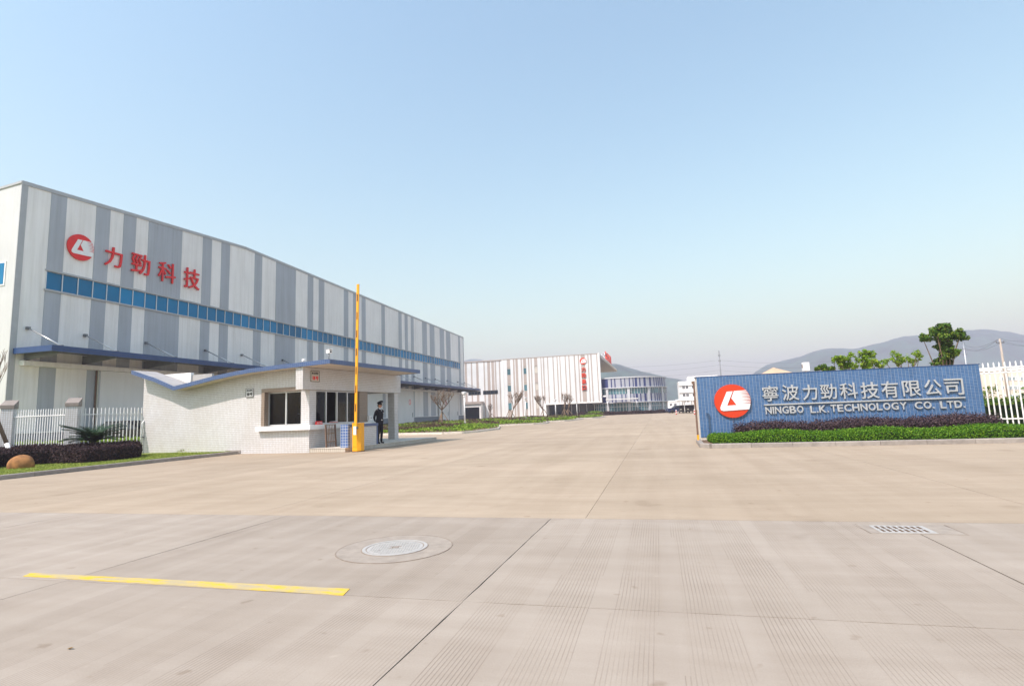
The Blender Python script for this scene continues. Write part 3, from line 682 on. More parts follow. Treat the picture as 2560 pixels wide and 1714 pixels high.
for k in range(len(cols)-1):
    for z0, z1 in ((S2(4.1)+.005, S2(5.33)-.005), (.625, S2(2.33)-.005)):
        kk = 7; step = (cols[k+1]-cols[k])/kk
        for q in range(kk):
            a = cols[k]+q*step; arc(a+.25, a+step-.25, RC-.2, RC-.14, z0+.04, z1-.04, 1).build('pane', 'glass_teal', dr)
            arc(a-.25, a+.25, RC-.22, RC-.08, z0, z1, 1).build('mullion', 'aluminium', dr)
        if z0 < 1: arc(cols[k], cols[k+1], RC-.2, RC-.06, 1.65, 1.72, 4).build('transom', 'aluminium', dr)
for a in cols: arc(a-1.7, a+1.7, RC-.1, RC+.14, 0, S2(5.33)-.006, 1).build('column', 'trim_pale', dr)
ec = onY(1500, 1000, 121.4)
ea = box('entrance_awning', ec.x+1.5, ec.x+8.2, 118.6, 120.9, 3.2, 3.36, 'white_paint'); tag(ea, 'thin white awning over the entrance between striped and round buildings', 'awning')
pp = [link('awning_post', MB().tube([(x, 118.8, 0), (x, 118.8, 3.2)], .05, 8).mesh('awning_post', 'aluminium'), ea) for x in (ec.x+1.8, ec.x+7.9)]

# ------------------------------------------------------------------ far right: block, low house, carport
def facade_box(name, label, x0, x1, y0, dep, z1, m, wins, wm='glass_dark'):
    t = thing(name, label, 'building', ((x0+x1)/2, y0, 0)); o = ((x0+x1)/2, y0)
    MB().box(x0-o[0], x1-o[0], 0, dep, 0, z1).build('wall', m, t)
    MB().box(x0-o[0]-.15, x1-o[0]+.15, -.15, dep+.1, z1+.003, z1+.35).build('parapet', 'white_paint', t)
    for a, b, c, d in wins:
        w = MB().box(a-o[0]-.06, b-o[0]+.06, -.06, -.003, c-.06, d+.06).build('window', 'sign_white', t)
        for q in range(2): MB().box(a-o[0]+(b-a)*q/2+.04, a-o[0]+(b-a)*(q+1)/2-.04, -.085, -.062, c, d).build('pane', wm, w)
    return t
YF = 190.; fx = lambda px, py=980: onY(px, py, YF).x; fz = lambda py, px=1715: onY(px, py, YF).z
w_ = []
for y0, y1 in ((964, 971), (983.5, 990.5), (999, 1004)):
    for a, b in ((1706.5, 1713), (1715, 1721.5), (1731, 1737)): w_.append((fx(a), fx(b), fz(y1), fz(y0)))
fb = facade_box('apartment_block', 'pale three-storey block with banded floors beyond the carport', fx(1698.5), fx(1790), YF, 14, fz(955), 'white_paint', w_)
for y0, y1 in ((955, 963), (973, 981), (993, 998)):
    MB().box(fx(1698)-fb.location.x, fx(1790)-fb.location.x, -.35, -.1, fz(y1), fz(y0)).build('floor_band', 'sign_white', fb)
MB().box(fx(1724)-fb.location.x, fx(1800)-fb.location.x, 3, 13, fz(955)+.36, fz(940)).build('stair_house', 'white_paint', fb)
YF = 230.
facade_box('low_house', 'small low white house in front of the wooded hill', fx(1664), fx(1695), YF, 10, fz(1003), 'white_paint', [(fx(1672), fx(1678), fz(1012), fz(1007)), (fx(1683), fx(1689), fz(1012), fz(1007))])
bx = MB().box(-3, 3, 0, 6, 0, fz(998.5)).build('flat_roofed_annex', 'white_paint'); bx.location = (fx(1689), YF+11, 0); tag(bx, 'taller white annex behind the small low house', 'building')
cp = thing('carport', 'open carport with sloping white roof and thin posts', 'carport', (10, 108, 0))
q0, q1 = onY(1690, 1010, 112).x, onY(1760, 1010, 112).x
MB().prism([(-4.5, 2.15), (4.5, 2.45), (4.5, 2.55), (-4.5, 2.25)], q0-10, q1-10, 'x').build('roof', 'soffit', cp)
MB().prism([(-4.6, 2.252), (4.6, 2.553), (4.6, 2.62), (-4.6, 2.33)], q0-10.1, q1-9.9, 'x').build('roof_sheet', 'white_paint', cp)
for x in np.linspace(q0+1.2, q1-.5, 3):
    for y, z in ((-3.6, 2.17), (3.6, 2.4)): MB().tube([(x-10, y, 0), (x-10, y, z)], .07, 8).build('post', 'fence_white', cp)
def make_car(name, label, m, loc, rz, group=None):
    t = thing(name, label, 'car', loc, rz, group)
    prof = [(-2.2, .35), (-2.22, .75), (-1.95, .95), (-1.1, 1.0), (-.45, 1.42), (.75, 1.46), (1.55, 1.05), (2.15, .98), (2.2, .5), (2.1, .3), (-2.1, .28)]
    mb = MB(); secs = [(-.86, .0), (-.80, 1.), (.80, 1.), (.86, .0)]; vs = []; k = len(prof)
    lower = [(x, min(z, .98)) for x, z in prof]
    mb.prism(lower, -.86, .86, 'y'); mb.build('body', m, t)
    top = [(-1.05, .985), (-.45, 1.40), (.75, 1.44), (1.5, .985)]
    vs = [(x, -.82+.14*(z > 1.1), z) for x, z in top]+[(x, .82-.14*(z > 1.1), z) for x, z in top]
    MB().add(vs, [(0, 1, 2, 3), (7, 6, 5, 4), (0, 4, 5, 1), (1, 5, 6, 2), (2, 6, 7, 3), (0, 3, 7, 4)]).build('cabin_glass', 'glass_dark', t)
    MB().box(-.5, .8, -.70, .70, 1.42, 1.47).build('roof', m, t)
    for s in (-1, 1):
        for pa, pb in (((-.98, s*.78, 1.0), (-.45, s*.67, 1.42)), ((.75, s*.67, 1.45), (1.5, s*.80, .99)), ((.15, s*.79, .99), (.15, s*.685, 1.43))): MB().obox(pa, pb, .05, .05).build('roof_pillar', m, t)
        MB().box(-.75, -.6, s*.90-.08, s*.90+.08, .98, 1.10).build('mirror', m, t)
        MB().box(-2.24, -2.16, s*.62-.18, s*.62+.18, .62, .78).build('headlight', 'silver', t); MB().box(2.15, 2.22, s*.62-.15, s*.62+.15, .72, .9).build('tail_light', 'red_paint', t)
        for x in (-1.35, 1.35):
            w = MB(); w.tube([(x, s*.88-.1, .31), (x, s*.88+.02, .31)], .31, 18).build('wheel', 'rubber', t)
            MB().tube([(x, s*.90-.02, .31), (x, s*.90+.01, .31)], .19, 14).build('rim', 'silver', t)
    return t
make_car('parked_car', 'dark car parked under the carport beside its front post', 'car_dark', (onY(1711, 1030, 108).x, 109, 0), R(90))
make_car('parked_car', 'dark car under the carport nearer the blue tiled wall', 'car_dark', (onY(1729, 1030, 108).x, 109.5, 0), R(90))
make_car('parked_car', 'dark blue car parked outside the carport behind a striped bollard', 'car_blue', (onY(1696, 1031, 112).x, 115, 0), R(15))
for k, (px, nm) in enumerate(((1691, 'red and white striped bollard by the round building'), (1737, 'red and white striped bollard beside the blue tiled wall'))):
    P = g(px, 1035.5); t = thing('bollard', nm, 'bollard', P, 0, 'striped bollards at the carport')
    for j in range(4): MB().lathe([(.10, .18*j), (.10, .18*j+.178)], 12).build('band', 'red_paint' if j % 2 == 0 else 'sign_white', t)

# ================================================================== GUARDHOUSE (own axes: u along the front, v into the house)
P0 = g(772.5, 1131.5); GA = R(-5)
TU = Vector((math.cos(GA), math.sin(GA), 0)); TV = Vector((-math.sin(GA), math.cos(GA), 0))
def G(u, v, z=0.): return P0+TU*u+TV*v+Vector((0, 0, z))
gh = thing('guardhouse', 'white tiled guardhouse with blue edged butterfly roof and corner windows', 'guardhouse', P0, GA)
def gp(mb, name, m, parent=None): return mb.build(name, m, parent or gh)
UL, VB = -9.32, 4.2                                   # left end, back of the room
fb_ = [(UL-.04, 3.66), (-7.9, 3.23), (-6.74, 2.80), (-5.69, 2.94), (-4.45, 3.12), (-3.25, 3.25), (-2.47, 3.31), (-1., 3.37), (1.38, 3.43)]
def zsof(u): return float(np.interp(u, [a for a, b in fb_], [b for a, b in fb_]))
def wallpoly(u0, u1, z0): 
    us = [u0]+[a for a, b in fb_ if u0 < a < u1]+[u1]; return [(u0, z0), (u1, z0)]+[(u, zsof(u)-.003) for u in reversed(us)]
WU0, WU1, WZ0, WZ1 = -2.26, -.42, 1.10, 2.50          # front window opening
gp(MB().prism(wallpoly(UL, WU0-.17, 0), 0, .24, 'y'), 'wall', 'tile_white')
gp(MB().prism(wallpoly(WU0-.17, .0, WZ1+.15), 0, .24, 'y'), 'wall', 'tile_white')
gp(MB().box(WU0-.17, -.003, 0, .24, 0, .905), 'wall', 'tile_white')
gp(MB().box(WU1, -.0, .003, .40, 1.105, WZ1-.003), 'corner_pier', 'tile_white')
gp(MB().box(UL, -3.2, VB-.2, VB, 0, 2.745), 'wall', 'tile_white')
gp(MB().prism([(0.243, 0), (VB-.203, 0), (VB-.203, 2.74), (.243, 2.74)], UL, UL+.24, 'x'), 'wall', 'tile_white')
# brown reveal of the front window
gp(MB().box(WU0-.168, WU0, -.03, .30, 1.105, WZ1+.147), 'reveal', 'tile_brown'); gp(MB().box(WU0+.002, -.25, -.03, .30, WZ1, WZ1+.147), 'reveal', 'tile_brown')
# side wall
SV1 = 3.85
gp(MB().box(-.24, -.001, .245, VB, 0, .904), 'wall', 'tile_white')
gp(MB().box(-.23, .03, .42, SV1+.1, 2.50, 2.66), 'reveal', 'tile_brown'); gp(MB().box(-.23, .03, 3.32, SV1+.1, 1.105, 2.498), 'reveal', 'tile_brown')
# deep white-tiled beam that runs forward past the front wall
bm_ = MB().prism([(-.5, 2.50), (6.8, 2.50), (6.8, zsof(0)-.01), (-.5, zsof(0)-.01)], -.25, .09, 'x'); gp(bm_, 'beam', 'tile_white')
gp(MB().box(-.36, .02, 6.30, 6.66, .16, 2.497), 'column', 'tile_white'); gp(MB().box(-4.0, -3.6, 6.30, 6.66, .16, 2.9), 'column', 'tile_white')
gp(MB().box(-4.2, -.255, 6.25, 6.5, 2.52, 2.95), 'beam', 'tile_white')
# sill round the corner
gp(MB().box(-2.55, .2, -.2, -.002, .91, 1.10).box(.002, .2, -.001, 3.95, .91, 1.10), 'sill', 'sill_white')
gp(MB().box(-2.4, -.01, .0, .42, .908, 1.098), 'sill_bed', 'sill_white'); gp(MB().box(-.42, -.004, .425, SV1, .908, 1.096), 'sill_bed', 'sill_white')
# glazing: front two lights, side four
def win(name, axis, a, b, z0, z1, d, lights, op=()):
    t = .035
    def bx_(mb, p0, p1, q0, q1, r0=-.03, r1=.03):
        return mb.box(p0, p1, d+r0, d+r1, q0, q1) if axis == 'u' else mb.box(d+r0, d+r1, p0, p1, q0, q1)
    w = gp(bx_(MB(), a, b, z0, z0+.05), name, 'aluminium'); bx_(MB(), a, b, z1-.05, z1).build('frame_head', 'aluminium', w)
    xs = np.linspace(a, b, lights+1)
    for k, x in enumerate(xs):
        lo, hi = (x, x+t*1.3) if k == 0 else ((x-t*1.3, x) if k == lights else (x-t, x+t))
        bx_(MB(), lo, hi, z0+.052, z1-.052).build('mullion', 'aluminium', w)
    for k in range(lights):
        if k in op: continue
        bx_(MB(), xs[k]+t+.002, xs[k+1]-t-.002, z0+.052, z1-.052, -.005, .005).build('pane', 'glass_clear', w)
    return w
win('window', 'u', WU0+.005, WU1-.003, 1.105, 2.495, .22, 2)
win('window', 'v', .43, 3.30, 1.105, 2.495, -.12, 4, (1,))
# room inside
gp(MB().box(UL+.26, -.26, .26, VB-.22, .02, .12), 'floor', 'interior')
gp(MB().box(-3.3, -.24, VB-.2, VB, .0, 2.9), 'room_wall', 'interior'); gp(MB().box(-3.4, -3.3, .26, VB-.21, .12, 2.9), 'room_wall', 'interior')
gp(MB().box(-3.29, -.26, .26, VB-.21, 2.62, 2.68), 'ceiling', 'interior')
gp(MB().box(-3.2, -.45, .44, .95, .78, .82), 'desk', 'rust_brown')
ck = gp(MB().box(-2.2, -.6, VB-.26, VB-.205, 2.0, 2.12), 'shelf', 'frame_dark')
# roof
prof = [(u, z) for u, z in fb_]; top = [(u, z+.15) for u, z in reversed(fb_)]
iv = 2; pR, pL = fb_[iv:], fb_[:iv+1]             # the left wing is only a narrow strip; the right one covers the house
sh = lambda p, lo, hi: [(u, z+lo) for u, z in p]+[(u, z+hi) for u, z in reversed(p)]
gp(MB().prism(sh(pR, 0, .15), -.53, 6.38, 'y'), 'roof_slab', 'soffit'); gp(MB().prism(sh(pL, 0, .15), -.53, .60, 'y'), 'roof_slab', 'soffit')
gp(MB().prism([(u, z-.008) for u, z in fb_]+[(u, z+.162) for u, z in reversed(fb_)], -.60, -.535, 'y'), 'roof_fascia', 'tile_blue')
gp(MB().box(1.382, 1.445, -.60, 6.45, 3.42, 3.592), 'roof_fascia', 'tile_blue')
gp(MB().prism(sh(pR, -.008, .162), 6.385, 6.45, 'y'), 'roof_fascia', 'tile_blue')
gp(MB().prism(sh(pR, .153, .168), -.52, 6.3, 'y'), 'roof_felt', 'roof_grey'); gp(MB().prism(sh(pL, .153, .160), -.52, .59, 'y'), 'roof_felt', 'roof_grey')
gp(MB().box(UL, -7.2, .62, .80, 2.7, 3.66), 'roof_parapet', 'white_paint'); gp(MB().box(-7.19, -6.0, .7, .82, 2.7, 3.55), 'roof_parapet', 'roof_grey'); gp(MB().box(UL, -6.78, .62, VB, 2.75, 2.9), 'rear_roof', 'roof_grey')
# cctv on the roof edge
def cctv(u, v, z, rz, s, label):
    t = thing('security_camera', label, 'camera', G(u, v, z), GA+rz); t.scale = (s,)*3
    MB().tube([(0, 0, 0), (0, 0, .26)], .018, 8).build('mast', 'steel_grey', t); MB().lathe([(.05, 0), (.05, .015)], 12).build('foot', 'steel_grey', t)
    MB().obox((-.05, 0, .27), (.14, 0, .31), .03, .03).build('bracket', 'steel_grey', t)
    MB().prism([(-.2, .30), (.24, .26), (.24, .37), (.2, .40), (-.2, .42)], -.06, .06, 'y').build('housing', 'sign_white', t)
    MB().prism([(-.22, .425), (.29, .405), (.29, .42), (-.22, .44)], -.07, .07, 'y').build('sun_shield', 'sign_white', t)
    MB().tube([(.238, 0, .315), (.25, 0, .314)], .035, 10).build('lens', 'black_gloss', t)
    return t
cctv(1.25, -.40, 3.585, R(-35), .95, 'white security camera on a short mast at the roof corner'); cctv(-.55, .3, 3.555, R(150), .6, 'small white security camera set back on the guardhouse roof')
# number plates
def plate(label, loc, rz, w, h, cnum, cbig, m):
    t = thing('number_plate', label, 'sign', loc, GA+rz); MB().box(-w/2, w/2, -.03, 0, -h/2, h/2).build('plate', m, t)
    for a in ((-w/2, -w/2+.015, -h/2, h/2), (w/2-.015, w/2, -h/2, h/2), (-w/2+.016, w/2-.016, h/2-.015, h/2), (-w/2+.016, w/2-.016, -h/2, -h/2+.015)): MB().box(a[0], a[1], -.04, -.031, a[2], a[3]).build('rim', 'frame_dark', t)
    for k, ch in enumerate('黄山西路'): letter('character', ch, w*.15, h*.2, .01, .03, cnum, t, (-w*.29+k*w*.195, -.033, h*.27), 0)
    for ch, x, ww in (('1', -.25, .07), ('8', -.08, .17), ('号', .22, .28)): letter('character', ch, w*ww, h*.36, .012, .03, cbig, t, (w*x, -.034, -h*.16), 0)
    return t
plate('grey plate with black number 18 on the guardhouse front wall', G(-3.06, -.003, 2.52), 0, .40, .36, 'black_gloss', 'black_gloss', 'letter_silver')
plate('beige plate with red number 18 under the guardhouse roof', G(.093, .18, 3.04), R(90), .52, .44, 'black_gloss', 'sign_red', 'blind_beige')
# platform, low wall, blue end pier
gp(MB().box(.0, 1.70, .02, 7.6, 0, .153), 'platform_edge', 'tile_step'); gp(MB().box(-4.6, 1.72, VB+.01, 7.62, .155, .17), 'platform_floor', 'kerb_pale'); gp(MB().box(.003, 1.72, .0, VB, .155, .17), 'platform_floor', 'kerb_pale')
lw = thing('low_wall', 'waist-high tiled wall with blue cap behind the barrier cabinet', 'wall', G(1.38, .28), GA)
MB().box(.03, .30, .06, 1.9, 0, .95).build('wall', 'tile_white', lw); MB().box(-.02, .33, .062, 2.0, .952, 1.06).build('cap', 'tile_blue', lw)
MB().box(.0, .31, 1.902, 2.0, 0, .95).build('end_trim', 'tile_blue', lw); MB().box(-.06, .30, -.06, .058, 0, 1.06).build('end_pier', 'tile_blue_big', lw)
# rack, card reader, red sign, books
rk = thing('steel_rack', 'brown steel bar rack leaning under the guardhouse counter', 'rack', G(.55, .35, .17), GA)
for y in (0, .62): MB().obox((0, y, 0), (-.05, y, .92), .04, .04).build('post', 'rust_brown', rk)
for z in (.9, .55, .22): MB().obox((-.05*z/.9, .02, z), (-.05*z/.9, .60, z), .03, .03).build('rail', 'stake', rk)
for k in range(6): MB().obox((0, .06+k*.1, .02), (-.05, .06+k*.1, .9), .018, .018).build('bar', 'rust_brown', rk)
cr_ = thing('card_reader', 'small white card reader box beside the guardhouse doorway', 'card reader', G(.032, 4.02, 1.18), GA)
MB().box(0, .12, -.11, .11, 0, .2).build('box', 'sign_white', cr_); MB().tube([(.121, .03, .11), (.128, .03, .11)], .03, 12).build('lens', 'black_gloss', cr_)
rs = thing('counter_sign', 'small red sign with white characters on the counter end', 'sign', G(.10, .28, 1.10), GA)
MB().prism([(-.04, 0), (.04, 0), (.01, .13), (-.01, .13)], -.02, .36, 'y').build('panel', 'sign_red', rs)
for k, ch in enumerate('来客登记'): letter('character', ch, .06, .07, .006, .03, 'sign_white', rs, (.030, .05+k*.085, .06), R(90))
bk = thing('visitor_book', 'open white book lying on the guardhouse counter', 'book', G(-.10, 1.65, 1.157), GA)
MB().box(-.12, .1, -.16, .16, 0, .02).build('cover', 'sign_red', bk); MB().prism([(-.15, .021), (.15, .021), (.15, .04), (.01, .05), (0, .035), (-.01, .05), (-.15, .04)], -.11, .09, 'x').build('pages', 'sign_white', bk)
dp = thing('drain_pipe', 'thin pale drain pipe with bracket on the left end of the guardhouse', 'pipe', G(UL+.12, -.08), GA)
MB().tube([(0, 0, .05), (0, 0, 1.45), (0, .06, 1.55)], .035, 8).build('pipe', 'fence_white', dp); MB().box(-.05, .05, -.03, .07, .8, .84).build('bracket', 'steel_grey', dp)

# ================================================================== BARRIER
bc = G(2.06, .30); bt = thing('barrier_gate', 'yellow vehicle barrier with its slotted arm raised upright', 'barrier', bc, GA)
hexa = [(-.20, -.06), (-.12, -.16), (.10, -.16), (.20, -.06), (.20, .16), (-.20, .16)]
MB().prism(hexa, .03, 1.06).build('cabinet', 'barrier_yellow', bt); MB().prism([(x*1.04, y*1.04) for x, y in hexa], 1.062, 1.11).build('cabinet_lid', 'barrier_yellow', bt)
MB().prism([(x*1.1, y*1.1) for x, y in hexa], 0, .03).build('base', 'barrier_dark', bt); MB().box(-.1, .09, -.172, -.161, .2, .95).build('service_door', 'barrier_yellow', bt)
pt = Vector((-.10, -.21, .80)); tp = fwdat(896, 711, 1); dn = onP(896, 711, bc+TV*pt.y, TV); lt = Matrix.Rotation(-GA, 3, 'Z') @ (dn-bc); b0 = Matrix.Rotation(-GA, 3, 'Z') @ (onP(890, 1085, bc+TV*pt.y, TV)-bc); pt.x = b0.x; ax = lt-pt; ax.y = 0
MB().tube([(pt.x, -.161, .92), (pt.x, -.26, .92)], .07, 12).build('pivot', 'steel_grey', bt)
def stick(t0, t1, w, d, yo):
    a, b_ = pt+ax*t0, pt+ax*t1; return MB().add([(p.x+i*w/2, p.y+yo+q*d/2, p.z) for p in (a, b_) for i, q in ((-1, -1), (1, -1), (1, 1), (-1, 1))], [(0,1,2,3),(7,6,5,4),(0,4,5,1),(1,5,6,2),(2,6,7,3),(3,7,4,0)])
arm = stick(0, 1, .095, .05, -.03).build('arm', 'barrier_yellow', bt); stick(0, 1, .012, .052, -.03).build('arm_edge', 'barrier_yellow', arm).location = (.046, 0, 0)
for k in range(7): stick(.13+.125*k, .13+.125*k+.05, .042, .006, -.058).build('slot', 'barrier_dark', arm)
MB().box(pt.x-.05, pt.x+.06, -.31, -.262, .66, .98).build('clamp', 'sign_white', bt)

# ================================================================== PEOPLE
def skinned(name, joints, edges, m_slots, pick, parent, sub=2):
    me = bpy.data.meshes.new(name); me.from_pydata([j[0] for j in joints], edges, [])
    o = bpy.data.objects.new(name, me); COL.objects.link(o)
    sk = o.modifiers.new('s', 'SKIN'); sk.use_smooth_shade = True; ss = o.modifiers.new('u', 'SUBSURF'); ss.levels = sub; ss.render_levels = sub
    for i, j in enumerate(joints):
        d = me.skin_vertices[0].data[i]; d.radius = j[1] if isinstance(j[1], tuple) else (j[1], j[1]); d.use_root = i == 0
    out = bpy.data.meshes.new_from_object(o.evaluated_get(bpy.context.evaluated_depsgraph_get())); bpy.data.objects.remove(o)
    out.materials.clear()
    for s in m_slots: out.materials.append(MATS[s])
    for p in out.polygons: p.material_index = pick(p.center); p.use_smooth = True
    return link(name, out, parent)
def person(label, loc, rz, group=None):
    """stands at the origin facing +X, 1.74 m without the cap, hands folded behind the back"""
    t = thing('person', label, 'person', loc, rz, group)
    J = [((0, 0, .95), (.13, .165)), ((.0, 0, 1.12), (.122, .158)), ((.01, 0, 1.30), (.138, .185)), ((-.01, 0, 1.43), (.105, .155)), ((.0, 0, 1.505), (.055, .055)), ((.015, 0, 1.56), (.058, .056)), ((.025, 0, 1.64), (.098, .078)), ((.02, 0, 1.70), (.09, .072))]
    E_ = [(i, i+1) for i in range(7)]
    def chain(root, pts):
        last = root
        for p in pts: J.append(p); E_.append((last, len(J)-1)); last = len(J)-1
        return last
    for s in (-1, 1):
        chain(0, [((.0, s*.095, .86), .098), ((.02, s*.10, .50), .068), ((-.01, s*.105, .12), .048), ((.0, s*.108, .05), .045), ((.13, s*.125, .035), .036)])
        h = chain(3, [((-.02, s*.185, 1.40), .066), ((-.09, s*.245, 1.12), .052), ((-.15, s*.13, .98), .038), ((-.165, s*.07, .955), (.034, .022))])
        for q in range(4): chain(h, [((-.17, s*(.05-.005*q), .975-.018*q), .0095), ((-.172, s*(.012-.004*q), .978-.02*q), .0085), ((-.165, s*(-.018), .975-.02*q), .0075)])
        chain(h, [((-.18, s*.05, .985), .010), ((-.185, s*.03, 1.0), .0085)])
    def pick(c):
        if c.z > 1.515 and abs(c.y) < .13: return 1
        if c.x < -.1 and c.z < 1.0 and abs(c.y) < .085 and c.z > .85: return 1
        if c.z < .075: return 2
        return 0
    b = skinned('body', J, E_, ('uniform', 'skin', 'black_gloss'), pick, t)
    MB().lathe([(.092, 1.665), (.098, 1.70), (.10, 1.715)], 20, (.02, 0)).build('cap_band', 'black_gloss', t)
    vs = []; K = 24
    for k in range(K):
        a = 2*math.pi*k/K; c, s = math.cos(a), math.sin(a)
        vs += [(.02+.10*c, .098*s, 1.715), (.03+.145*c, .135*s, 1.775+.035*c), (.03+.11*c, .105*s, 1.80+.045*c), (.03, 0, 1.81)]
    MB().add(vs, [(4*k+i, 4*((k+1) % K)+i, 4*((k+1) % K)+i+1, 4*k+i+1) for k in range(K) for i in range(3)], 0, True).build('cap', 'uniform', t)
    MB().prism([(.09, -.075), (.15, -.05), (.165, 0), (.15, .05), (.09, .075)], 1.655, 1.668).build('cap_visor', 'black_gloss', t)
    MB().lathe([(.02, 1.735), (.014, 1.775)], 8, (.133, 0)).build('cap_badge', 'silver', t)
    hv = [(.012+r_*math.cos(R(75+15*k)), .93*r_*math.sin(R(75+15*k)), z) for k in range(15) for r_, z in ((.080, 1.575), (.098, 1.585), (.100, 1.668), (.080, 1.668))]
    MB().add(hv, [(4*k+i, 4*k+4+i, 4*k+4+(i+1) % 4, 4*k+(i+1) % 4) for k in range(14) for i in range(4)]+[(0, 1, 2, 3), (59, 58, 57, 56)], 0, True).build('hair', 'hair', t)
    MB().add([(.115, -.018, 1.60), (.115, .018, 1.60), (.150, 0, 1.597), (.118, 0, 1.645)], [(0, 1, 2), (0, 2, 3), (1, 3, 2), (0, 3, 1)], 0, False).build('nose', 'skin', t)
    for s in (-1, 1):
        MB().tube([(.113, s*.034, 1.637), (.119, s*.034, 1.637)], .011, 8).build('eye', 'black_gloss', t)
        MB().tube([(.03, s*.080, 1.60), (.03, s*.094, 1.62), (.025, s*.088, 1.65)], .013, 6).build('ear', 'skin', t)
        MB().box(-.05, .05, s*.17-.03, s*.17+.03, 1.455, 1.468).build('epaulette', 'silver', t)
    MB().box(.112, .121, -.025, .025, 1.573, 1.58).build('mouth', 'sign_red', t)
    MB().lathe([(.073, 1.47), (.064, 1.52)], 14, (.015, 0)).build('collar', 'shirt', t)
    MB().add([(.095, -.045, 1.49), (.095, .045, 1.49), (.150, 0, 1.30), (.08, 0, 1.50)], [(0, 1, 2), (0, 3, 1), (0, 2, 3), (1, 3, 2)]).build('shirt_front', 'shirt', t)
    MB().add([(.108, -.016, 1.485), (.108, .016, 1.485), (.150, .012, 1.31), (.150, -.012, 1.31), (.1, 0, 1.49)], [(0, 1, 2, 3), (0, 4, 1)]).build('tie', 'uniform', t)
    MB().box(.108, .135, -.03, .03, .985, 1.03).build('belt_buckle', 'silver', t); MB().box(.13, .145, .07, .12, 1.30, 1.33).build('name_badge', 'silver', t)
    return t
gpos = g(949, 1111, .17); gl_ = Vector((G(1.6, 2.55).x, G(1.6, 2.55).y, .17))
person('guard in dark uniform and peaked cap standing on the platform edge', gl_, R(-14))
person('guard in dark uniform seen inside through the front window', G(-1.66, 1.5, .12), R(0))

# ================================================================== BLUE TILED SIGN WALL
WA = R(5); wl = g(1752.3, 1090.7, .2); wn_ = Vector((-math.sin(WA), math.cos(WA), 0)); wt = Vector((math.cos(WA), math.sin(WA), 0))
sw = thing('sign_wall', 'long blue tiled wall with red emblem and silver company lettering', 'sign wall', (wl.x, wl.y, 0), WA)
def sl_(px, py, off=0.):
    p = onP(px, py, wl-wn_*off, wn_)-wl; return p.dot(wt), p.z+wl.z
LW, ZT, ZLo = sl_(2446.3, 910.6)[0], 2.255, .17
MB().box(0, LW, .013, .36, .0, ZT-.005).build('core', 'kerb_pale', sw)
MB().box(-.03, LW+.03, -.012, .39, ZT-.003, ZT+.022).build('coping', 'canopy_blue', sw)
pw, ph = .1085, .0487; nc, nr = int(LW/pw), int((ZT-ZLo)/ph); pw = LW/nc; ph = (ZT-ZLo)/nr
plain('grout', (.46, .49, .54), .9, .12, 3)
m, n, l, b = nt('glazed_blue')
ri = n.new('ShaderNodeNewGeometry').outputs['Random Per Island']; big = noise(n, l, scaled(n, l, posco(n), (1, 1, .4)), 1.3, 4)
c = ramp(n, l, mathn(n, l, 'ADD', mathn(n, l, 'MULTIPLY', ri, .32), mathn(n, l, 'ADD', mathn(n, l, 'MULTIPLY', big, .40), mathn(n, l, 'MULTIPLY', noise(n, l, scaled(n, l, posco(n), (5, 5, .35)), 1.0, 3), .28))), [(.2, (.050, .125, .268)), (.5, (.070, .16, .33)), (.8, (.097, .20, .39))])
l.new(c, b.inputs['Base Color']); b.inputs['Roughness'].default_value = .28; setspec(b, .5)
MB().box(0, LW, .003, .0125, ZLo, ZT-.006).build('grout_bed', 'grout', sw)
tl = MB()
for i in range(nc):
    for j in range(nr):
        x, z = i*pw, ZLo+j*ph; e = .0058; d = random.uniform(-.0012, .0012); tx = random.gauss(0, .00025); tz = random.gauss(0, .00025)
        q = [(x+e, z+.003), (x+pw-e, z+.003), (x+pw-e, z+ph-.003), (x+e, z+ph-.003)]
        f = [(a, -.006+d+tx*(1 if k in (1, 2) else -1)+tz*(1 if k > 1 else -1), c_) for k, (a, c_) in enumerate(q)]
        tl.add([(a, .0031, c_) for a, c_ in q]+f, [(4, 5, 6, 7), (0, 1, 5, 4), (1, 2, 6, 5), (2, 3, 7, 6), (3, 0, 4, 7)])
stuff(tl.build('tile_cladding', 'glazed_blue', sw))
r1 = lambda x, y: (1720+x/5.576, 880+y/5.576)
a0, a1 = sl_(*r1(362, 680)), sl_(*r1(868, 680)); b0, b1 = sl_(*r1(615, 448)), sl_(*r1(615, 913))
emblem(sw, ((a0[0]+a1[0])/2, -.006, (b0[1]+b1[1])/2), 0, a1[0]-a0[0], b0[1]-b1[1], .07, 'sign_orange', 'sign_white')
rB = lambda x, y: (1720+x/2.788, 780+y/2.788)
zh = [(513, 628, 510, 622), (650, 770, 503, 615), (792, 898, 503, 613), (917, 1034, 498, 608), (1052, 1178, 490, 604), (1197, 1327, 485, 603), (1340, 1462, 478, 598), (1487, 1618, 475, 588), (1638, 1762, 467, 580), (1780, 1915, 461, 578)]
for ch, (x0, x1, y0, y1) in zip('寧波力勁科技有限公司', zh):
    ym = (y0+y1)/2; p, q = sl_(*rB(x0, ym)), sl_(*rB(x1, ym)); t0, t1 = sl_(*rB((x0+x1)/2, y0)), sl_(*rB((x0+x1)/2, y1))
    letter('character', ch, (q[0]-p[0])*.97, (t0[1]-t1[1])*.97, .036, .005, 'letter_silver', sw, ((p[0]+q[0])/2, -.045, (t0[1]+t1[1])/2), 0)
u0, u1 = sl_(*rB(527, 641)), sl_(*rB(1925, 599))
MB().box(u0[0], u1[0], -.075, -.008, (u0[1]+u1[1])/2-.022, (u0[1]+u1[1])/2+.022).build('underline_bar', 'letter_silver', sw)
words = [('NINGBO', 533, 805, 680), ('L.K.', 845, 980, 674), ('TECHNOLOGY', 985, 1525, 660), ('CO.', 1570, 1712, 647), ('LTD.', 1748, 1925, 642)]
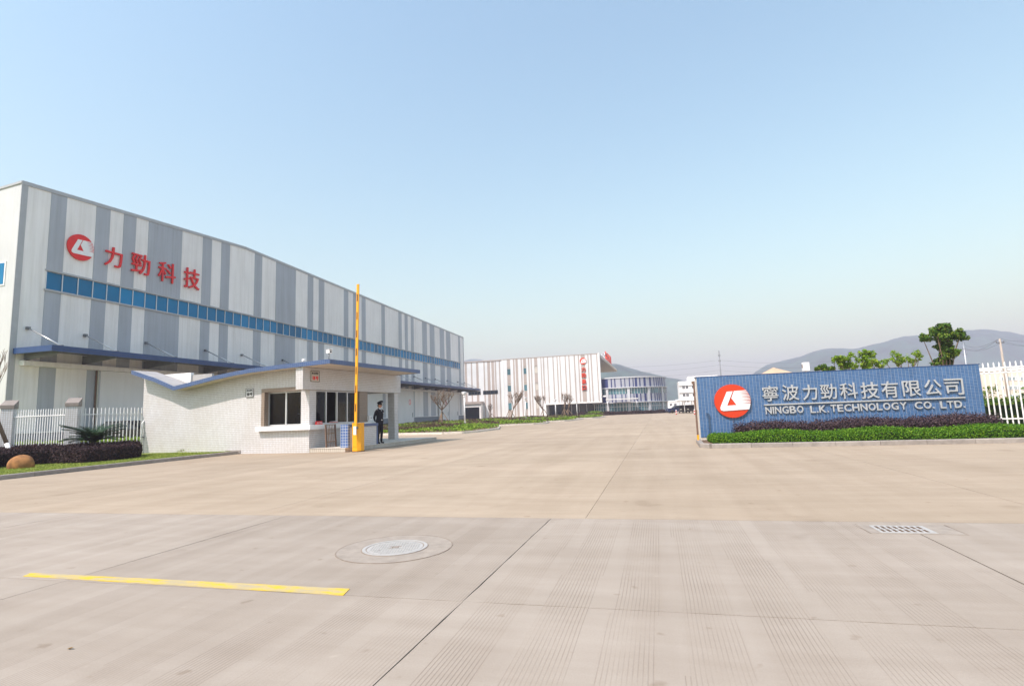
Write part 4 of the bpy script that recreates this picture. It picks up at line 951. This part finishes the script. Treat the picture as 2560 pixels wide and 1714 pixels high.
for wd, x0, x1, ym in words:
    p, q = sl_(*rB(x0, ym)), sl_(*rB(x1, ym)); hh = sl_(*rB(x0, ym-25))[1]-sl_(*rB(x0, ym+25))[1]
    wts = {'I': .3, '.': .28, 'L': .78, 'T': .85, 'E': .85}; ws = [wts.get(ch, 1.) for ch in wd]; tot = sum(ws); x = p[0]
    for ch, w_ in zip(wd, ws):
        adv = (q[0]-p[0])*w_/tot; zc_ = (p[1]+q[1])/2-.002
        if ch == '.': letter('letter', '.', hh*.2, hh*.2, .045, .0, 'letter_silver', sw, (x+adv/2, -.05, zc_-hh*.4), 0)
        else: letter('letter', ch, adv*(.6 if ch == 'I' else .86), hh, .034, .02, 'letter_silver', sw, (x+adv/2, -.042, zc_), 0)
        x += adv
gpz = g(1748, 1109); gpst = thing('gate_post', 'slim brown gate post with orange foot beside the blue wall end', 'post', (gpz.x-.02, gpz.y, 0))
MB().box(-.03, .03, -.03, .03, .3, 2.05).build('post', 'rust_brown', gpst); MB().box(-.032, .032, -.032, .032, .1, .298).build('foot_band', 'barrier_yellow', gpst); MB().box(-.04, .04, -.04, .04, 0, .098).build('foot', 'rust_brown', gpst); MB().box(-.07, .03, -.05, .05, 2.0, 2.1).build('bracket', 'rust_brown', gpst)

# ================================================================== PLANTING AND KERBS
def kerb_line(parent, pts, w=.14, h=.13, L=1.0, m='kerb_stone', inner=1):
    """separate kerb stones along a polyline; each is a bevelled block"""
    for a, b in zip(pts[:-1], pts[1:]):
        a, b = Vector((*a, 0)), Vector((*b, 0)); k = max(1, round((b-a).length/L)); d = (b-a).normalized(); s = Vector((-d.y, d.x, 0))
        for i in range(k):
            p, q = a+(b-a)*(i/k)+d*.004, a+(b-a)*((i+1)/k)-d*.004; hz = h+random.uniform(-.004, .004); c = .018
            ring_ = [(-w/2, -.02), (w/2, -.02), (w/2, hz-c), (w/2-c, hz), (-w/2+c, hz), (-w/2, hz-c)]
            vs = [p+s*x+Vector((0, 0, z)) for x, z in ring_]+[q+s*x+Vector((0, 0, z)) for x, z in ring_]
            MB().add(vs, [(0, 1, 2, 3, 4, 5), (11, 10, 9, 8, 7, 6)]+[(j, (j+1) % 6, (j+1) % 6+6, j+6) for j in range(6)]).build('kerb_stone', m, parent)
def hedge(name, label, poly, z0, z1, m, dens, size, jit=.05, group=None, sprig=0):
    """clipped hedge: leaves over the outline's walls and top, with a dark twiggy filling"""
    P = np.array(poly, float); k = len(P); base = Vector((P[:, 0].mean(), P[:, 1].mean(), 0)); t = thing(name, label, 'hedge', base, 0, group)
    off = np.array([base.x, base.y, 0]); pts = []; nr = []
    for i in range(k):
        a, b = P[i], P[(i+1) % k]; L = np.hypot(*(b-a)); nn = int(L*(z1-z0)*dens); s = rng.random(nn)[:, None]; h = rng.random(nn)
        nv = np.array([(b-a)[1], -(b-a)[0]])/(L+1e-9); bulge = np.sin(h*math.pi)*.05
        xy = a+(b-a)*s+nv*(bulge[:, None]+-np.abs(rng.normal(0, jit*2.2, (nn, 1)))+.02); wav = .04*np.sin(xy[:, 0]*2.3)+.03*np.sin(xy[:, 1]*3.1+1)
        pts.append(np.column_stack([xy, z0+h*(z1-z0+wav)])); nr.append(np.column_stack([np.tile(nv, (nn, 1)), np.full(nn, .5)]))
    lo, hi = P.min(0), P.max(0); ar = (hi-lo).prod(); nn = int(ar*dens); xy = lo+(hi-lo)*rng.random((nn, 2)); ins = np.zeros(nn, bool)
    for i in range(k):
        a, b = P[i], P[(i+1) % k]; c_ = ((a[1] > xy[:, 1]) != (b[1] > xy[:, 1])) & (xy[:, 0] < (b[0]-a[0])*(xy[:, 1]-a[1])/(b[1]-a[1]+1e-12)+a[0]); ins ^= c_
    xy = xy[ins]; wav = .04*np.sin(xy[:, 0]*2.3)+.03*np.sin(xy[:, 1]*3.1+1)
    pts.append(np.column_stack([xy, z1+wav+rng.normal(0, jit, len(xy))])); nr.append(np.tile((0, 0, 1.), (len(xy), 1)))
    if sprig:
        for _ in range(sprig):
            i = rng.integers(len(xy)); hh = rng.uniform(.06, .22); kk = 10; tt = rng.random(kk)
            pts.append(np.column_stack([xy[i, 0]+rng.normal(0, .02, kk)+tt*rng.normal(0, .05), xy[i, 1]+rng.normal(0, .02, kk), z1+tt*hh])); nr.append(rng.normal(0, 1, (kk, 3)))
    lf = leaves('foliage', np.vstack(pts)-off, np.vstack(nr), size, m, t); stuff(lf)
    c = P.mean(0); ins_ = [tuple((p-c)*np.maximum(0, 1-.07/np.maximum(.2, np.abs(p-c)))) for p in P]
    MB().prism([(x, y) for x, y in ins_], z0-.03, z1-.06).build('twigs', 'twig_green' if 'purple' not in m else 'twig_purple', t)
    return t
# lawn on the left
XKb = -17.3
lawn = struct(MB().prism([(XKb-.07, YB+.3), (XKb-.07, 19.75), (-22.0, 20.15), (-23, 23.4), (-60, 23.4), (-60, YB+.3)], -.02, .10).build('lawn', 'turf'))
kerb_line(lawn, [(XKb, YB+.3), (XKb, 15.9), (-17.1, 19.6)])
box('kerb_block', -17.75, -17.0, 19.66, 19.95, -.02, .15, 'kerb_stone', lawn)
nn = 42000; xy = np.column_stack([XKb-.12-rng.random(nn)**1.5*4.2, 8+rng.random(nn)*12]); xy = xy[(xy[:, 1] < 19.7)]
gm_ = leaves('grass', np.column_stack([xy, .10+rng.random(len(xy))*.025]), np.tile((0, 0, .3), (len(xy), 1)), .045, 'leaf_grass', None, .35, .6); stuff(gm_)
gm_['label'] = 'short yellow green grass on the verge'; gm_['category'] = 'grass'
tu = rng.random(700); stf = leaves('grass', np.column_stack([-20.6+3.3*tu, 20.02-.05*tu+rng.normal(0, .04, 700), .10+rng.random(700)*.13]), np.tile((0, -1, .1), (700, 1)), .07, 'leaf_grass', None, .3, .5); stuff(stf); stf['label'] = 'taller grass along the foot of the guardhouse'; stf['category'] = 'grass'
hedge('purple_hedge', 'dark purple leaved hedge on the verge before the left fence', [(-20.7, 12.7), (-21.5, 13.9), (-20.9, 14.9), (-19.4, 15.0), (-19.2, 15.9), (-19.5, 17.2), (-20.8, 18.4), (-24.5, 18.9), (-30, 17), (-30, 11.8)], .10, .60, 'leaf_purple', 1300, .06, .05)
bp = g(150/3.7325, 800+1385/3.7325, .10); br = MB(); vs = []; K, Lr = 28, 14
for j in range(Lr+1):
    ph_ = -math.pi/2*.35+(math.pi/2*1.35)*j/Lr
    for k in range(K):
        a = 2*math.pi*k/K; w = 1+.05*math.sin(3*a+1)+.04*math.sin(5*a+2*ph_)
        vs.append((.36*math.cos(ph_)*math.cos(a)*w, .33*math.cos(ph_)*math.sin(a)*w, .11+.31*math.sin(ph_)*(1+.04*math.sin(2*a))))
br.add(vs, [(j*K+k, j*K+(k+1) % K, (j+1)*K+(k+1) % K, (j+1)*K+k) for j in range(Lr) for k in range(K)]+[tuple(reversed(range(K)))], 0, True)
bo = br.build('boulder', 'boulder'); bo.location = (bp.x, bp.y+.15, .10); tag(bo, 'rounded rust brown boulder on the grass verge', 'boulder')
# cycad
cyp = fwdat(234, 1100, 21.3); cyt = thing('cycad', 'dark green cycad with arching feathery fronds behind the purple hedge', 'plant', (cyp.x, cyp.y, .25))
MB().lathe([(.16, 0), (.19, .25), (.14, .5)], 12).build('trunk', 'bark', cyt)
for k in range(34):
    az = k*2.399; el = R(random.uniform(22, 80)); Lf = random.uniform(.95, 1.2); pts = []; 
    for i in range(9):
        s = i/8; pts.append(Vector((math.cos(az)*Lf*s*math.cos(el*(1-.7*s)), math.sin(az)*Lf*s*math.cos(el*(1-.7*s)), .5+Lf*(s*math.sin(el)-.38*s*s))))
    mb = MB().tube(pts, [.014-.0013*i for i in range(9)], 4)
    for i in range(1, 34):
        s = i/34*8; i0 = min(7, int(s)); p = pts[i0].lerp(pts[i0+1], s-i0); d = (pts[i0+1]-pts[i0]).normalized(); sd = d.cross(Vector((0, 0, 1))).normalized(); ll = .27*math.sin(math.pi*(.12+.86*i/34))
        for q in (-1, 1):
            tip = p+sd*q*ll+d*ll*.55+Vector((0, 0, .05)); mb.add([p-d*.018, p+d*.018, tip], [(0, 1, 2)])
    mb.build('frond', 'leaf_cycad', cyt)
# ---- fences
def fence_run(name, label, a, b, z0, z1, step, r, rails, loops=False):
    a, b = Vector(a), Vector(b); d = b-a; L = math.hypot(d.x, d.y); t = thing(name, label, 'fence', (a.x, a.y, 0), math.atan2(d.y, d.x))
    k = int(L/step); bm__ = MB().box(-r, r, -r, r, 0, z1-z0-.07).add([(-r, -r, z1-z0-.07), (r, -r, z1-z0-.07), (r, r, z1-z0-.07), (-r, r, z1-z0-.07), (0, 0, z1-z0)], [(0, 1, 4), (1, 2, 4), (2, 3, 4), (3, 0, 4)]).mesh('bar', 'fence_white')
    for i in range(k+1): link('bar', bm__, t, (i*L/k, 0, z0+random.uniform(-.004, .004)))
    for z in rails: MB().box(-.03, L+.03, -r*1.3-.012, -r-.001, z-.02, z+.02).box(-.03, L+.03, r+.001, r*1.3+.012, z-.02, z+.02).build('rail', 'fence_white', t)
    return t
def fpt(px, dist): p = fwdat(px, 1060, dist); return (p.x, p.y)
FA, FB, FC, FD = (G(UL-.05, .15).x, G(UL-.05, .15).y), fpt(181, 22.6), fpt(20, 22.6), fpt(-160, 22.6)
fence_run('picket_fence', 'white steel picket fence between guardhouse and gabled pillar', FB, FA, .15, 2.18, .150, .014, (.42, 1.88))
fence_run('picket_fence', 'white steel picket fence with closer bars between the two gabled pillars', FC, FB, .15, 2.18, .100, .013, (.42, 1.88))
fence_run('picket_fence', 'white steel picket fence running on past the outer gabled pillar', FD, FC, .15, 2.18, .100, .013, (.42, 1.88))
def pillar(p, label):
    t = thing('fence_pillar', label, 'pillar', (p[0], p[1], 0), R(38), 'fence pillars')
    MB().box(-.2, .2, -.2, .2, 0, 2.22).build('shaft', 'tile_white', t)
    MB().prism([(-.23, 2.223), (.23, 2.223), (.23, 2.58), (-.23, 2.36)], -.23, .23, 'x').build('cap', 'pillar_cap', t)
pillar(FB, 'tiled fence pillar with slanting cap next to the cycad'); pillar(FC, 'tiled fence pillar with slanting cap behind the leaning pole')
lp0, lp1 = g(40, 1124, .35), None
sp_ = thing('leaning_pole', 'slanting tree prop pole wrapped white at its foot', 'pole', (fpt(44, 20.6)[0], fpt(44, 20.6)[1], .1))
q1_ = fwdat(-30, 990, 20.6)-sp_.location; MB().tube([(0, 0, 0), tuple(Vector((q1_.x, q1_.y, q1_.z))*.30)], [.075, .07], 10).build('foot_wrap', 'fence_white', sp_); MB().tube([tuple(q1_*.29), tuple(q1_*1.25)], [.068, .055], 10).build('pole', 'bark', sp_)
hedge('shrub_row', 'bright green leafy shrubs behind the left picket fence', [(-38, 24.2), (-31.5, 25.5), (-25, 25.2), (-25, 26.4), (-31.5, 26.9), (-38, 25.6)], .05, .52, 'leaf_light', 300, .11, .08)
cq = fwdat(306, 1070, 37); make_car('parked_car', 'dark car parked behind the left fence beside the guardhouse', 'car_dark', (cq.x, cq.y, 0), R(14)).scale = (1.17,)*3

# right-hand planting bed in front of the sign wall
bed = struct(MB().prism([(1.36, 17.6), (24, 17.05), (24, 24), (10.6, 24), (10.4, 20.9), (1.36, 20.6)], -.02, .08).build('planting_bed', 'soil'))
kerb_line(bed, [(1.27, 20.35), (1.22, 17.95), (1.45, 17.55), (9.1, 17.33), (16, 17.2), (24, 16.98)], .15, .13, 1.1, 'kerb_stone')
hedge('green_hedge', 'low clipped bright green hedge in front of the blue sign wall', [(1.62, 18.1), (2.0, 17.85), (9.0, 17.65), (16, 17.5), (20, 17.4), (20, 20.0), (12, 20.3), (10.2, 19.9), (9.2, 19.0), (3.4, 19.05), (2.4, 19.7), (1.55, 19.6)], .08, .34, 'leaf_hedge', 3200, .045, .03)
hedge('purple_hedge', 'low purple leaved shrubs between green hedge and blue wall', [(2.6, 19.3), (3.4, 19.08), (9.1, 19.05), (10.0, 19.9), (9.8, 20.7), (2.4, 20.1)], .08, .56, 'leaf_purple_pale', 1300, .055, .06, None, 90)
ff0 = (10.55, 22.0); ff1 = (16.5, 19.2)
fence_run('picket_fence', 'tall white steel picket fence right of the blue wall', ff0, ff1, .2, 2.34, .135, .019, (.46, 1.98, 2.14))
hedge('shrub_row', 'leafy green shrubs behind the right picket fence', [(10.9, 22.9), (18, 21.0), (18, 22.6), (11.2, 24.6)], .05, .95, 'leaf_tree', 420, .10, .10)
# beds along the yard
beds = [([(-33, 37.6), (-19.5, 36.7), (-14.2, 35.3), (-13.0, 35.7), (-12.5, 37.2), (-12.4, 42.5), (-14.5, 50), (-33, 50)], 1),
        ([(-33, 52.2), (-15.8, 53.2), (-12.4, 55.2), (-11.5, 57), (-12.2, 62.5), (-33, 63)], 2), ([(-33, 65), (-13.4, 65.3), (-11.1, 66.7), (-10.7, 68.5), (-10.2, 77), (-12, 79), (-33, 79)], 3), ([(-30, 81), (-11.2, 80.6), (-9.5, 82), (-8.6, 85), (-8.8, 95), (-30, 96)], 4)]
def inside(P, xy):
    P = np.array(P); ins = np.zeros(len(xy), bool)
    for i in range(len(P)):
        a, b = P[i], P[(i+1) % len(P)]; ins ^= ((a[1] > xy[:, 1]) != (b[1] > xy[:, 1])) & (xy[:, 0] < (b[0]-a[0])*(xy[:, 1]-a[1])/(b[1]-a[1]+1e-12)+a[0])
    return ins
for P, k in beds:
    bd = struct(MB().prism(P, -.02, .09).build('planting_bed', 'soil')); kerb_line(bd, P[:-1], .16, .14, 2.5, 'kerb_pale')
    A = np.array(P); lo, hi = A.min(0)+.3, A.max(0)-.3; nn = int((hi-lo).prod()*(60 if k == 1 else 38)); xy = lo+(hi-lo)*rng.random((nn, 2)); xy = xy[inside(P, xy)]
    hum = .06*np.sin(xy[:, 0]*1.1)+.05*np.sin(xy[:, 1]*1.3); bandp = (xy[:, 1] > lo[1]+(hi-lo)[1]*.72) if k > 1 else ((xy[:, 1] > 46.0) | ((xy[:, 1] > 38.2) & (xy[:, 1] < 41) & (xy[:, 0] < -15)))
    for sel, m_, zz, lb in ((~bandp, 'leaf_cover', .30, 'bright green ground cover'), (bandp, 'leaf_brownish', .42, 'brownish low shrubs')):
        q = xy[sel]; 
        if not len(q): continue
        lf = leaves('ground_cover', np.column_stack([q, .12+rng.random(len(q))**.5*(zz+hum[sel])]), np.tile((0, -.4, .9), (len(q), 1)), .17 if k == 1 else .23, m_); stuff(lf)
        lf['label'] = lb+' in '+('first', 'second', 'third', 'fourth')[k-1]+' bed from the guardhouse'; lf['category'] = 'ground cover'
hedge('dark_hedge', 'dark clipped hedge round the foot of the round building', [(cc.x-6, 119.2), (cc.x-2.5, 117.9), (cc.x+3, 118.2), (cc.x+8, 121), (cc.x+11, 126), (cc.x+9.8, 126.6), (cc.x+6.9, 122.2), (cc.x+2.8, 119.8), (cc.x-2.5, 119.4), (cc.x-6, 120.4)], .0, .55, 'leaf_purple', 70, .25, .08)
hedge('dark_hedge', 'dark shrub border before the glazed ground floor', [(-17, 116.0), (-10, 114.6), (-8.5, 116), (-9, 117.6), (-17, 117.8)], .0, .62, 'leaf_purple', 70, .25, .1)
ph_ = leaves('foliage', np.column_stack([rng.normal(0, .55, 420), rng.normal(0, .5, 420), .25+rng.random(420)*.75]), np.tile((0, 0, 1.), (420, 1)), .28, 'leaf_cover'); 
pb_ = g(1461, 1046); rb = thing('round_bush', 'clipped pale round bush before the dark glazing', 'bush', (pb_.x, pb_.y+14, 0)); ph_.parent = rb; stuff(ph_); MB().lathe([(.05, 0), (.45, .3), (.4, .6), (.1, .85)], 10).build('twigs', 'soil', rb)

# ---- bare trees on tripods
def bare_tree(label, loc, h, seed, spread=.5, trunk=.07, dry=0, split=.35, depth_=4):
    rd = random.Random(seed); t = thing('bare_tree', label, 'tree', loc); mb = MB(); tips = []
    def grow(p, d, L, r, k):
        pts = [p]; q = p; dd = d
        for i in range(4): dd = (dd+Vector((rd.gauss(0, .09), rd.gauss(0, .09), .05))).normalized(); q = q+dd*L/4; pts.append(q)
        mb.tube(pts, [r*(1-.1*i) for i in range(5)], 6 if k > 2 else 4)
        if k == 0: tips.append(q); return
        for _ in range(rd.choice((2, 3, 3)) if k < depth_ else 3):
            a = rd.uniform(0, 2*math.pi); sp2 = rd.uniform(.6, 1.2)*spread; at = rd.choice(pts[2:]) if k < depth_ else pts[-1]
            grow(at, (dd+Vector((math.cos(a), math.sin(a), .25))*sp2).normalized(), L*rd.uniform(.55, .8), r*.62, k-1)
        grow(q, dd, L*.62, r*.62, k-1)
    L0 = h*split; grow(Vector((0, 0, 0)), Vector((rd.gauss(0, .03), rd.gauss(0, .03), 1)), L0, trunk, depth_)
    mb.build('trunk', 'bark_pale', t)
    hz = min(L0*.95, 1.6)
    for k in range(3):
        a = 2*math.pi*k/3+.5; MB().tube([(math.cos(a)*1.05, math.sin(a)*1.05, 0), (math.cos(a)*.06, math.sin(a)*.06, hz)], .045, 7).build('prop', 'stake', t)
    MB().lathe([(trunk+.03, hz-.1), (trunk+.03, hz+.03)], 10).build('tie', 'frame_dark', t)
    if dry:
        k = dry; P_ = np.array([tips[rd.randrange(len(tips))] for _ in range(k)])+rng.normal(0, .07, (k, 3)); stuff(leaves('dry_leaves', P_, rng.normal(0, 1, (k, 3)), .16, 'leaf_dry', t))
    return t
for lb, px, py, top, sd, sp, dry, spl in (('bare young tree on a tripod of stakes beside the guardhouse', 1106, 1062, 937, 12, 1.15, 0, .30), ('tall bare young tree with upswept limbs before the striped front', 1275, 1054, 945, 22, .55, 30, .3),
        ('slender bare young tree with forked trunk beside the white window frame', 1360, 1046.5, 963, 33, .32, 0, .3), ('young tree with a few dry leaves before the glazed ground floor', 1412, 1043.5, 986, 44, .4, 120, .4), ('young tree with dry leaves just behind the other leafy one', 1421, 1042.5, 990, 45, .4, 90, .4), ('thin bare sapling near the dark entrance', 1229, 1047, 1012, 46, .4, 0, .4)):
    P = g(px, py, .1); d = math.hypot(P.x, P.y); hh = (py-top)/FPX*(P-EYE).dot(FW)*1.0; bare_tree(lb, (P.x, P.y, .09), hh, sd, sp, .016*hh+.025, dry, spl)
wt_ = fwdat(2, 975, 26.); bt_ = bare_tree('bare twiggy sapling at the far left behind the leaning pole', (wt_.x-.55, wt_.y, .1), 4.6, 78, .28, .035, 0, .5, 3)
# ---- lamps
for lb, px, py, top in (('white garden lamp with cone head beside the bare young tree', 1162.5, 1066, 979), ('white garden lamp with cone head before the upswept tree', 1315.5, 1054, 993), ('white garden lamp with cone head beside the white window frame', 1390, 1048, 998), ('white garden lamp with cone head before the glazed ground floor', 1443.5, 1044, 1004)):
    P = g(px, py, .1); hh = (py-top)/FPX*(P-EYE).dot(FW); t = thing('garden_lamp', lb, 'lamp', (P.x, P.y, .09), 0, 'garden lamps along the beds'); s = hh/3.4; t.scale = (s,)*3
    MB().lathe([(.14, 0), (.14, .35), (.10, .4), (.075, .45)], 14).build('base', 'lamp_white', t); MB().lathe([(.075, .45), (.06, 2.9)], 12).build('pole', 'lamp_white', t)
    MB().lathe([(.085, 2.88), (.11, 2.95), (.085, 3.02)], 12).build('collar', 'lamp_white', t); MB().lathe([(.08, 3.02), (.13, 3.12), (.29, 3.34)], 16).build('shade', 'lamp_white', t); MB().lathe([(.30, 3.342), (.31, 3.36), (.05, 3.42)], 16).build('cap', 'lamp_white', t)

# ---- trees behind the sign wall
def leafy_tree(name, label, px, dist, clumps, m, leaf, npl, trunkpx=None):
    """clumps: (px, py, radius px) of the leaf masses at that distance; limbs run to each"""
    B = fwdat(trunkpx or px, 1000, dist); t = thing(name, label, 'tree', (B.x, B.y, 0)); o = t.location; k_ = dist/FPX; cs_ = []
    for i, (x, y, r) in enumerate(clumps):
        p = fwdat(x, y, dist); p = p+FW*random.uniform(-1, 1)*r*k_*1.2; cs_.append((p-o, r*k_*1.12))
    mb = MB(); zt = min(c.z-r for c, r in cs_); fork = Vector((0, 0, max(.5, zt*.72))); w = .016*max(c.z for c, r in cs_)
    mb.tube([(0, 0, 0), fork*.5+Vector((.04, 0, 0)), fork], [w, w*.85, w*.7], 8)
    for c, r in cs_:
        mid = fork.lerp(c, .5)+Vector((random.gauss(0, .08), random.gauss(0, .08), -.06)); mb.tube([fork, mid, c-Vector((0, 0, r*.4)), c], [w*.5, w*.36, w*.22, w*.1], 5)
        for q in range(4): mb.tube([c-Vector((0, 0, r*.4)), c+Vector((random.gauss(0, r*.5), random.gauss(0, r*.5), random.gauss(0, r*.35)))], [w*.14, w*.05], 4)
    mb.build('trunk', 'bark', t); P_ = []; N_ = []
    for c, r in cs_:
        k = int(npl*(r**2)); v = rng.normal(0, 1, (k, 3)); v /= np.linalg.norm(v, axis=1)[:, None]; rr = r*rng.random(k)**.45
        # small tufts inside each clump give light and dark lumps and gaps
        tf = rng.normal(0, 1, (14, 3)); tf /= np.linalg.norm(tf, axis=1)[:, None]; tf *= r*rng.uniform(.3, 1.15, (14, 1)); own = rng.integers(0, 14, k)
        pos = tf[own]+v*(rr*.42)[:, None]; pos[:, 2] *= .8
        P_.append(pos+np.array(c)); N_.append(v+np.array((0, 0, .6)))
    cr = leaves('crown', np.vstack(P_), np.vstack(N_), leaf, m, t, .5, .5); stuff(cr)
    return t
leafy_tree('round_tree', 'tall dense green tree with umbrella crown behind the blue wall', 2358, 27, [(2330, 838, 16), (2350, 826, 18), (2372, 824, 17), (2392, 836, 15), (2404, 842, 10), (2312, 846, 10), (2345, 842, 14), (2372, 842, 14), (2361, 862, 14), (2376, 860, 13), (2350, 868, 9), (2365, 880, 15), (2380, 878, 8), (2356, 888, 11), (2350, 904, 11), (2368, 902, 13), (2378, 908, 8)], 'leaf_tree', .15, 5200, 2366)
leafy_tree('young_tree', 'sparse flat-topped light green tree left of the tall umbrella tree', 2262, 25, [(2216, 903, 9), (2230, 898, 9), (2232, 883, 9), (2247, 888, 7), (2258, 902, 11), (2270, 896, 10), (2282, 882, 9), (2294, 890, 9), (2302, 898, 7), (2287, 904, 8), (2246, 908, 8)], 'leaf_light', .11, 3200, 2266)
leafy_tree('young_tree', 'light green two-headed tree behind the middle of the blue wall', 2172, 25, [(2152, 884, 10), (2166, 882, 10), (2180, 888, 8), (2150, 900, 11), (2168, 902, 13), (2186, 908, 11), (2198, 913, 8), (2156, 914, 11), (2174, 918, 10)], 'leaf_light', .12, 4200, 2170)
leafy_tree('young_tree', 'light green bowed tree behind the blue wall beside a low bush', 2108, 25, [(2080, 897, 9), (2092, 894, 10), (2106, 897, 11), (2118, 904, 11), (2112, 915, 12), (2126, 916, 11), (2124, 888, 7), (2130, 884, 5), (2096, 906, 8)], 'leaf_light', .12, 4500, 2115)
leafy_tree('low_bush', 'small dense bush peeping over the blue wall', 2062, 25, [(2052, 920, 8), (2062, 917, 9), (2072, 921, 8), (2062, 927, 10)], 'leaf_tree', .12, 6000)
leafy_tree('street_tree', 'small green tree in front of the beige building', 2478, 45, [(2478, 985, 13), (2470, 970, 9), (2488, 972, 10), (2480, 1002, 14), (2492, 996, 10)], 'leaf_tree', .25, 260)
leafy_tree('street_tree', 'green tree by the beige building farther along the right fence', 2555, 45, [(2552, 985, 13), (2548, 1000, 14), (2566, 990, 14), (2560, 972, 10)], 'leaf_tree', .25, 260)
# ---- things behind the wall
YF = 95.
facade_box('beige_building', 'beige building with white framed windows behind the right fence', onY(2455, 960, YF).x, onY(2680, 960, YF).x, YF, 12, onY(2520, 926, YF).z, 'beige_wall', [(onY(x, 945, YF).x, onY(x+6.5, 945, YF).x, onY(x, y+8, YF).z, onY(x, y, YF).z) for y in (942, 965, 988) for x in (2500, 2511, 2520, 2531, 2540, 2551)], 'glass_teal')
tp = onY(1933, 918, 62); te = thing('tent_roof', 'brown peaked tent roof showing above the blue wall', 'tent', (tp.x, 62, 0))
MB().add([(-2.1, -2.1, tp.z-1.1), (2.4, -2.1, tp.z-1.1), (2.4, 2.1, tp.z-1.1), (-2.1, 2.1, tp.z-1.1), (0, 0, tp.z)], [(0, 1, 4), (1, 2, 4), (2, 3, 4), (3, 0, 4), (3, 2, 1, 0)]).build('canopy', 'tent', te)
for x, y in ((-2, -2), (2.3, -2), (2.3, 2), (-2, 2)): MB().tube([(x, y, 0), (x, y, tp.z-1.08)], .05, 8).build('post', 'fence_white', te)
vp = onY(2014, 917, 45); vt = thing('rooftop_box', 'white vent box on a short post above the blue wall', 'vent', (vp.x, 45, 0))
MB().box(-.22, .22, -.2, .2, vp.z-.28, vp.z+.34).build('box', 'sign_white', vt); MB().tube([(0, 0, 0), (0, 0, vp.z-.28)], .08, 8).build('post', 'fence_white', vt); MB().box(-.235, -.221, -.12, .12, vp.z-.05, vp.z+.2).build('louvre', 'rust_brown', vt)
# ---- poles and wires
def pole(label, px, top, base, dist, r, arms, m='pole_concrete'):
    A, Bp = fwdat(px, top, dist), fwdat(px, base, dist); t = thing('utility_pole', label, 'pole', (A.x, A.y, 0))
    MB().tube([(0, 0, 0), (0, 0, A.z)], [r*1.5, r], 10).build('shaft', m, t)
    for z, w in arms:
        ca = MB().obox((-w*RT.x, -w*RT.y, A.z-z), (w*RT.x, w*RT.y, A.z-z), .10, .10).build('cross_arm', 'steel_grey', t)
        for s in (-1, 1): MB().lathe([(.05, A.z-z+.051), (.07, A.z-z+.15), (.04, A.z-z+.34)], 8, (s*w*.95*RT.x, s*w*.95*RT.y)).build('insulator', 'steel_grey', ca)
    return A
A1 = pole('concrete utility pole with one cross arm beyond the right fence', 2499, 846, 960, 78, .12, ((.62, .55),))
A2 = pole('distant slender utility pole with several cross arms beside the tall tree', 2408, 858, 960, 150, .14, ((.1, .35), (1.5, .5), (3.1, .5)), 'steel_bright')
A3 = pole('thin dark utility pole rising behind the left part of the wall', 1797, 876, 960, 120, .09, ((1.2, .2), (2.4, .2)), 'steel_grey')
def wire(name, a, b, sag, label):
    a, b = Vector(a), Vector(b); r = .012*((a-EYE).length+(b-EYE).length)/2/80
    o = MB().tube([a.lerp(b, i/12)-Vector((0, 0, sag*4*(i/12)*(1-i/12))) for i in range(13)], r, 4).build(name, 'wire'); tag(o, label, 'wire', 'overhead wires')
for k, (dz, s) in enumerate(((.0, 0), (-.35, -.5), (-.35, .5))):
    off = RT*s; wire('overhead_wire', A2+off*.7+Vector((0, 0, dz*3-.3)), A1+off+Vector((0, 0, dz)), 1.0, ('topmost', 'left-hand', 'right-hand')[k]+' thin wire slung between the two utility poles by the tall tree')
    wire('overhead_wire', A1+off+Vector((0, 0, dz)), fwdat(2640, (840, 858, 856)[k], 60), .5, ('topmost', 'left-hand', 'right-hand')[k]+' thin wire leading away from the concrete pole top')
for k, (y0, y1, y2) in enumerate(((917, 900, 886), (931, 912, 897), (945, 925, 912))):
    wire('overhead_wire', fwdat(1570, y0, 420), fwdat(1797, y1, 420), 1., ('highest', 'middle', 'lowest')[k]+' faint far power line between round building and thin dark pole'); wire('overhead_wire', fwdat(1797, y1, 420), fwdat(2100, y1+2, 420), 2., ('highest', 'middle', 'lowest')[k]+' faint far power line running from thin dark pole behind the tent')
# ---- litter
lf_ = g(175, 1622); lt_ = MB().add([(-.022, 0, .004), (0, -.010, .008), (.026, 0, .012), (0, .010, .009), (0, 0, .003)], [(0, 1, 2), (0, 2, 3), (0, 4, 1), (1, 4, 2), (2, 4, 3), (3, 4, 0)]).build('fallen_leaf', 'leaf_dry'); lt_.location = (lf_.x, lf_.y, .0); tag(lt_, 'single dry orange leaf lying on the street paving', 'leaf')

# ---- haze: pale air round the whole place
hz = stuff(box('haze', -2450, 2450, -450, 2450, -1.5, 175, 'wire'))
hm = bpy.data.materials.new('haze'); hm.use_nodes = True; hm.node_tree.nodes.clear(); pv = hm.node_tree.nodes.new('ShaderNodeVolumePrincipled'); ho = hm.node_tree.nodes.new('ShaderNodeOutputMaterial')
pv.inputs['Density'].default_value = .00075; pv.inputs['Color'].default_value = (.71, .68, .83, 1); pv.inputs['Anisotropy'].default_value = .2
hm.node_tree.links.new(pv.outputs[0], ho.inputs['Volume']); hz.data.materials.clear(); hz.data.materials.append(hm)
hz['label'] = 'pale haze in the air'; hz['category'] = 'haze'
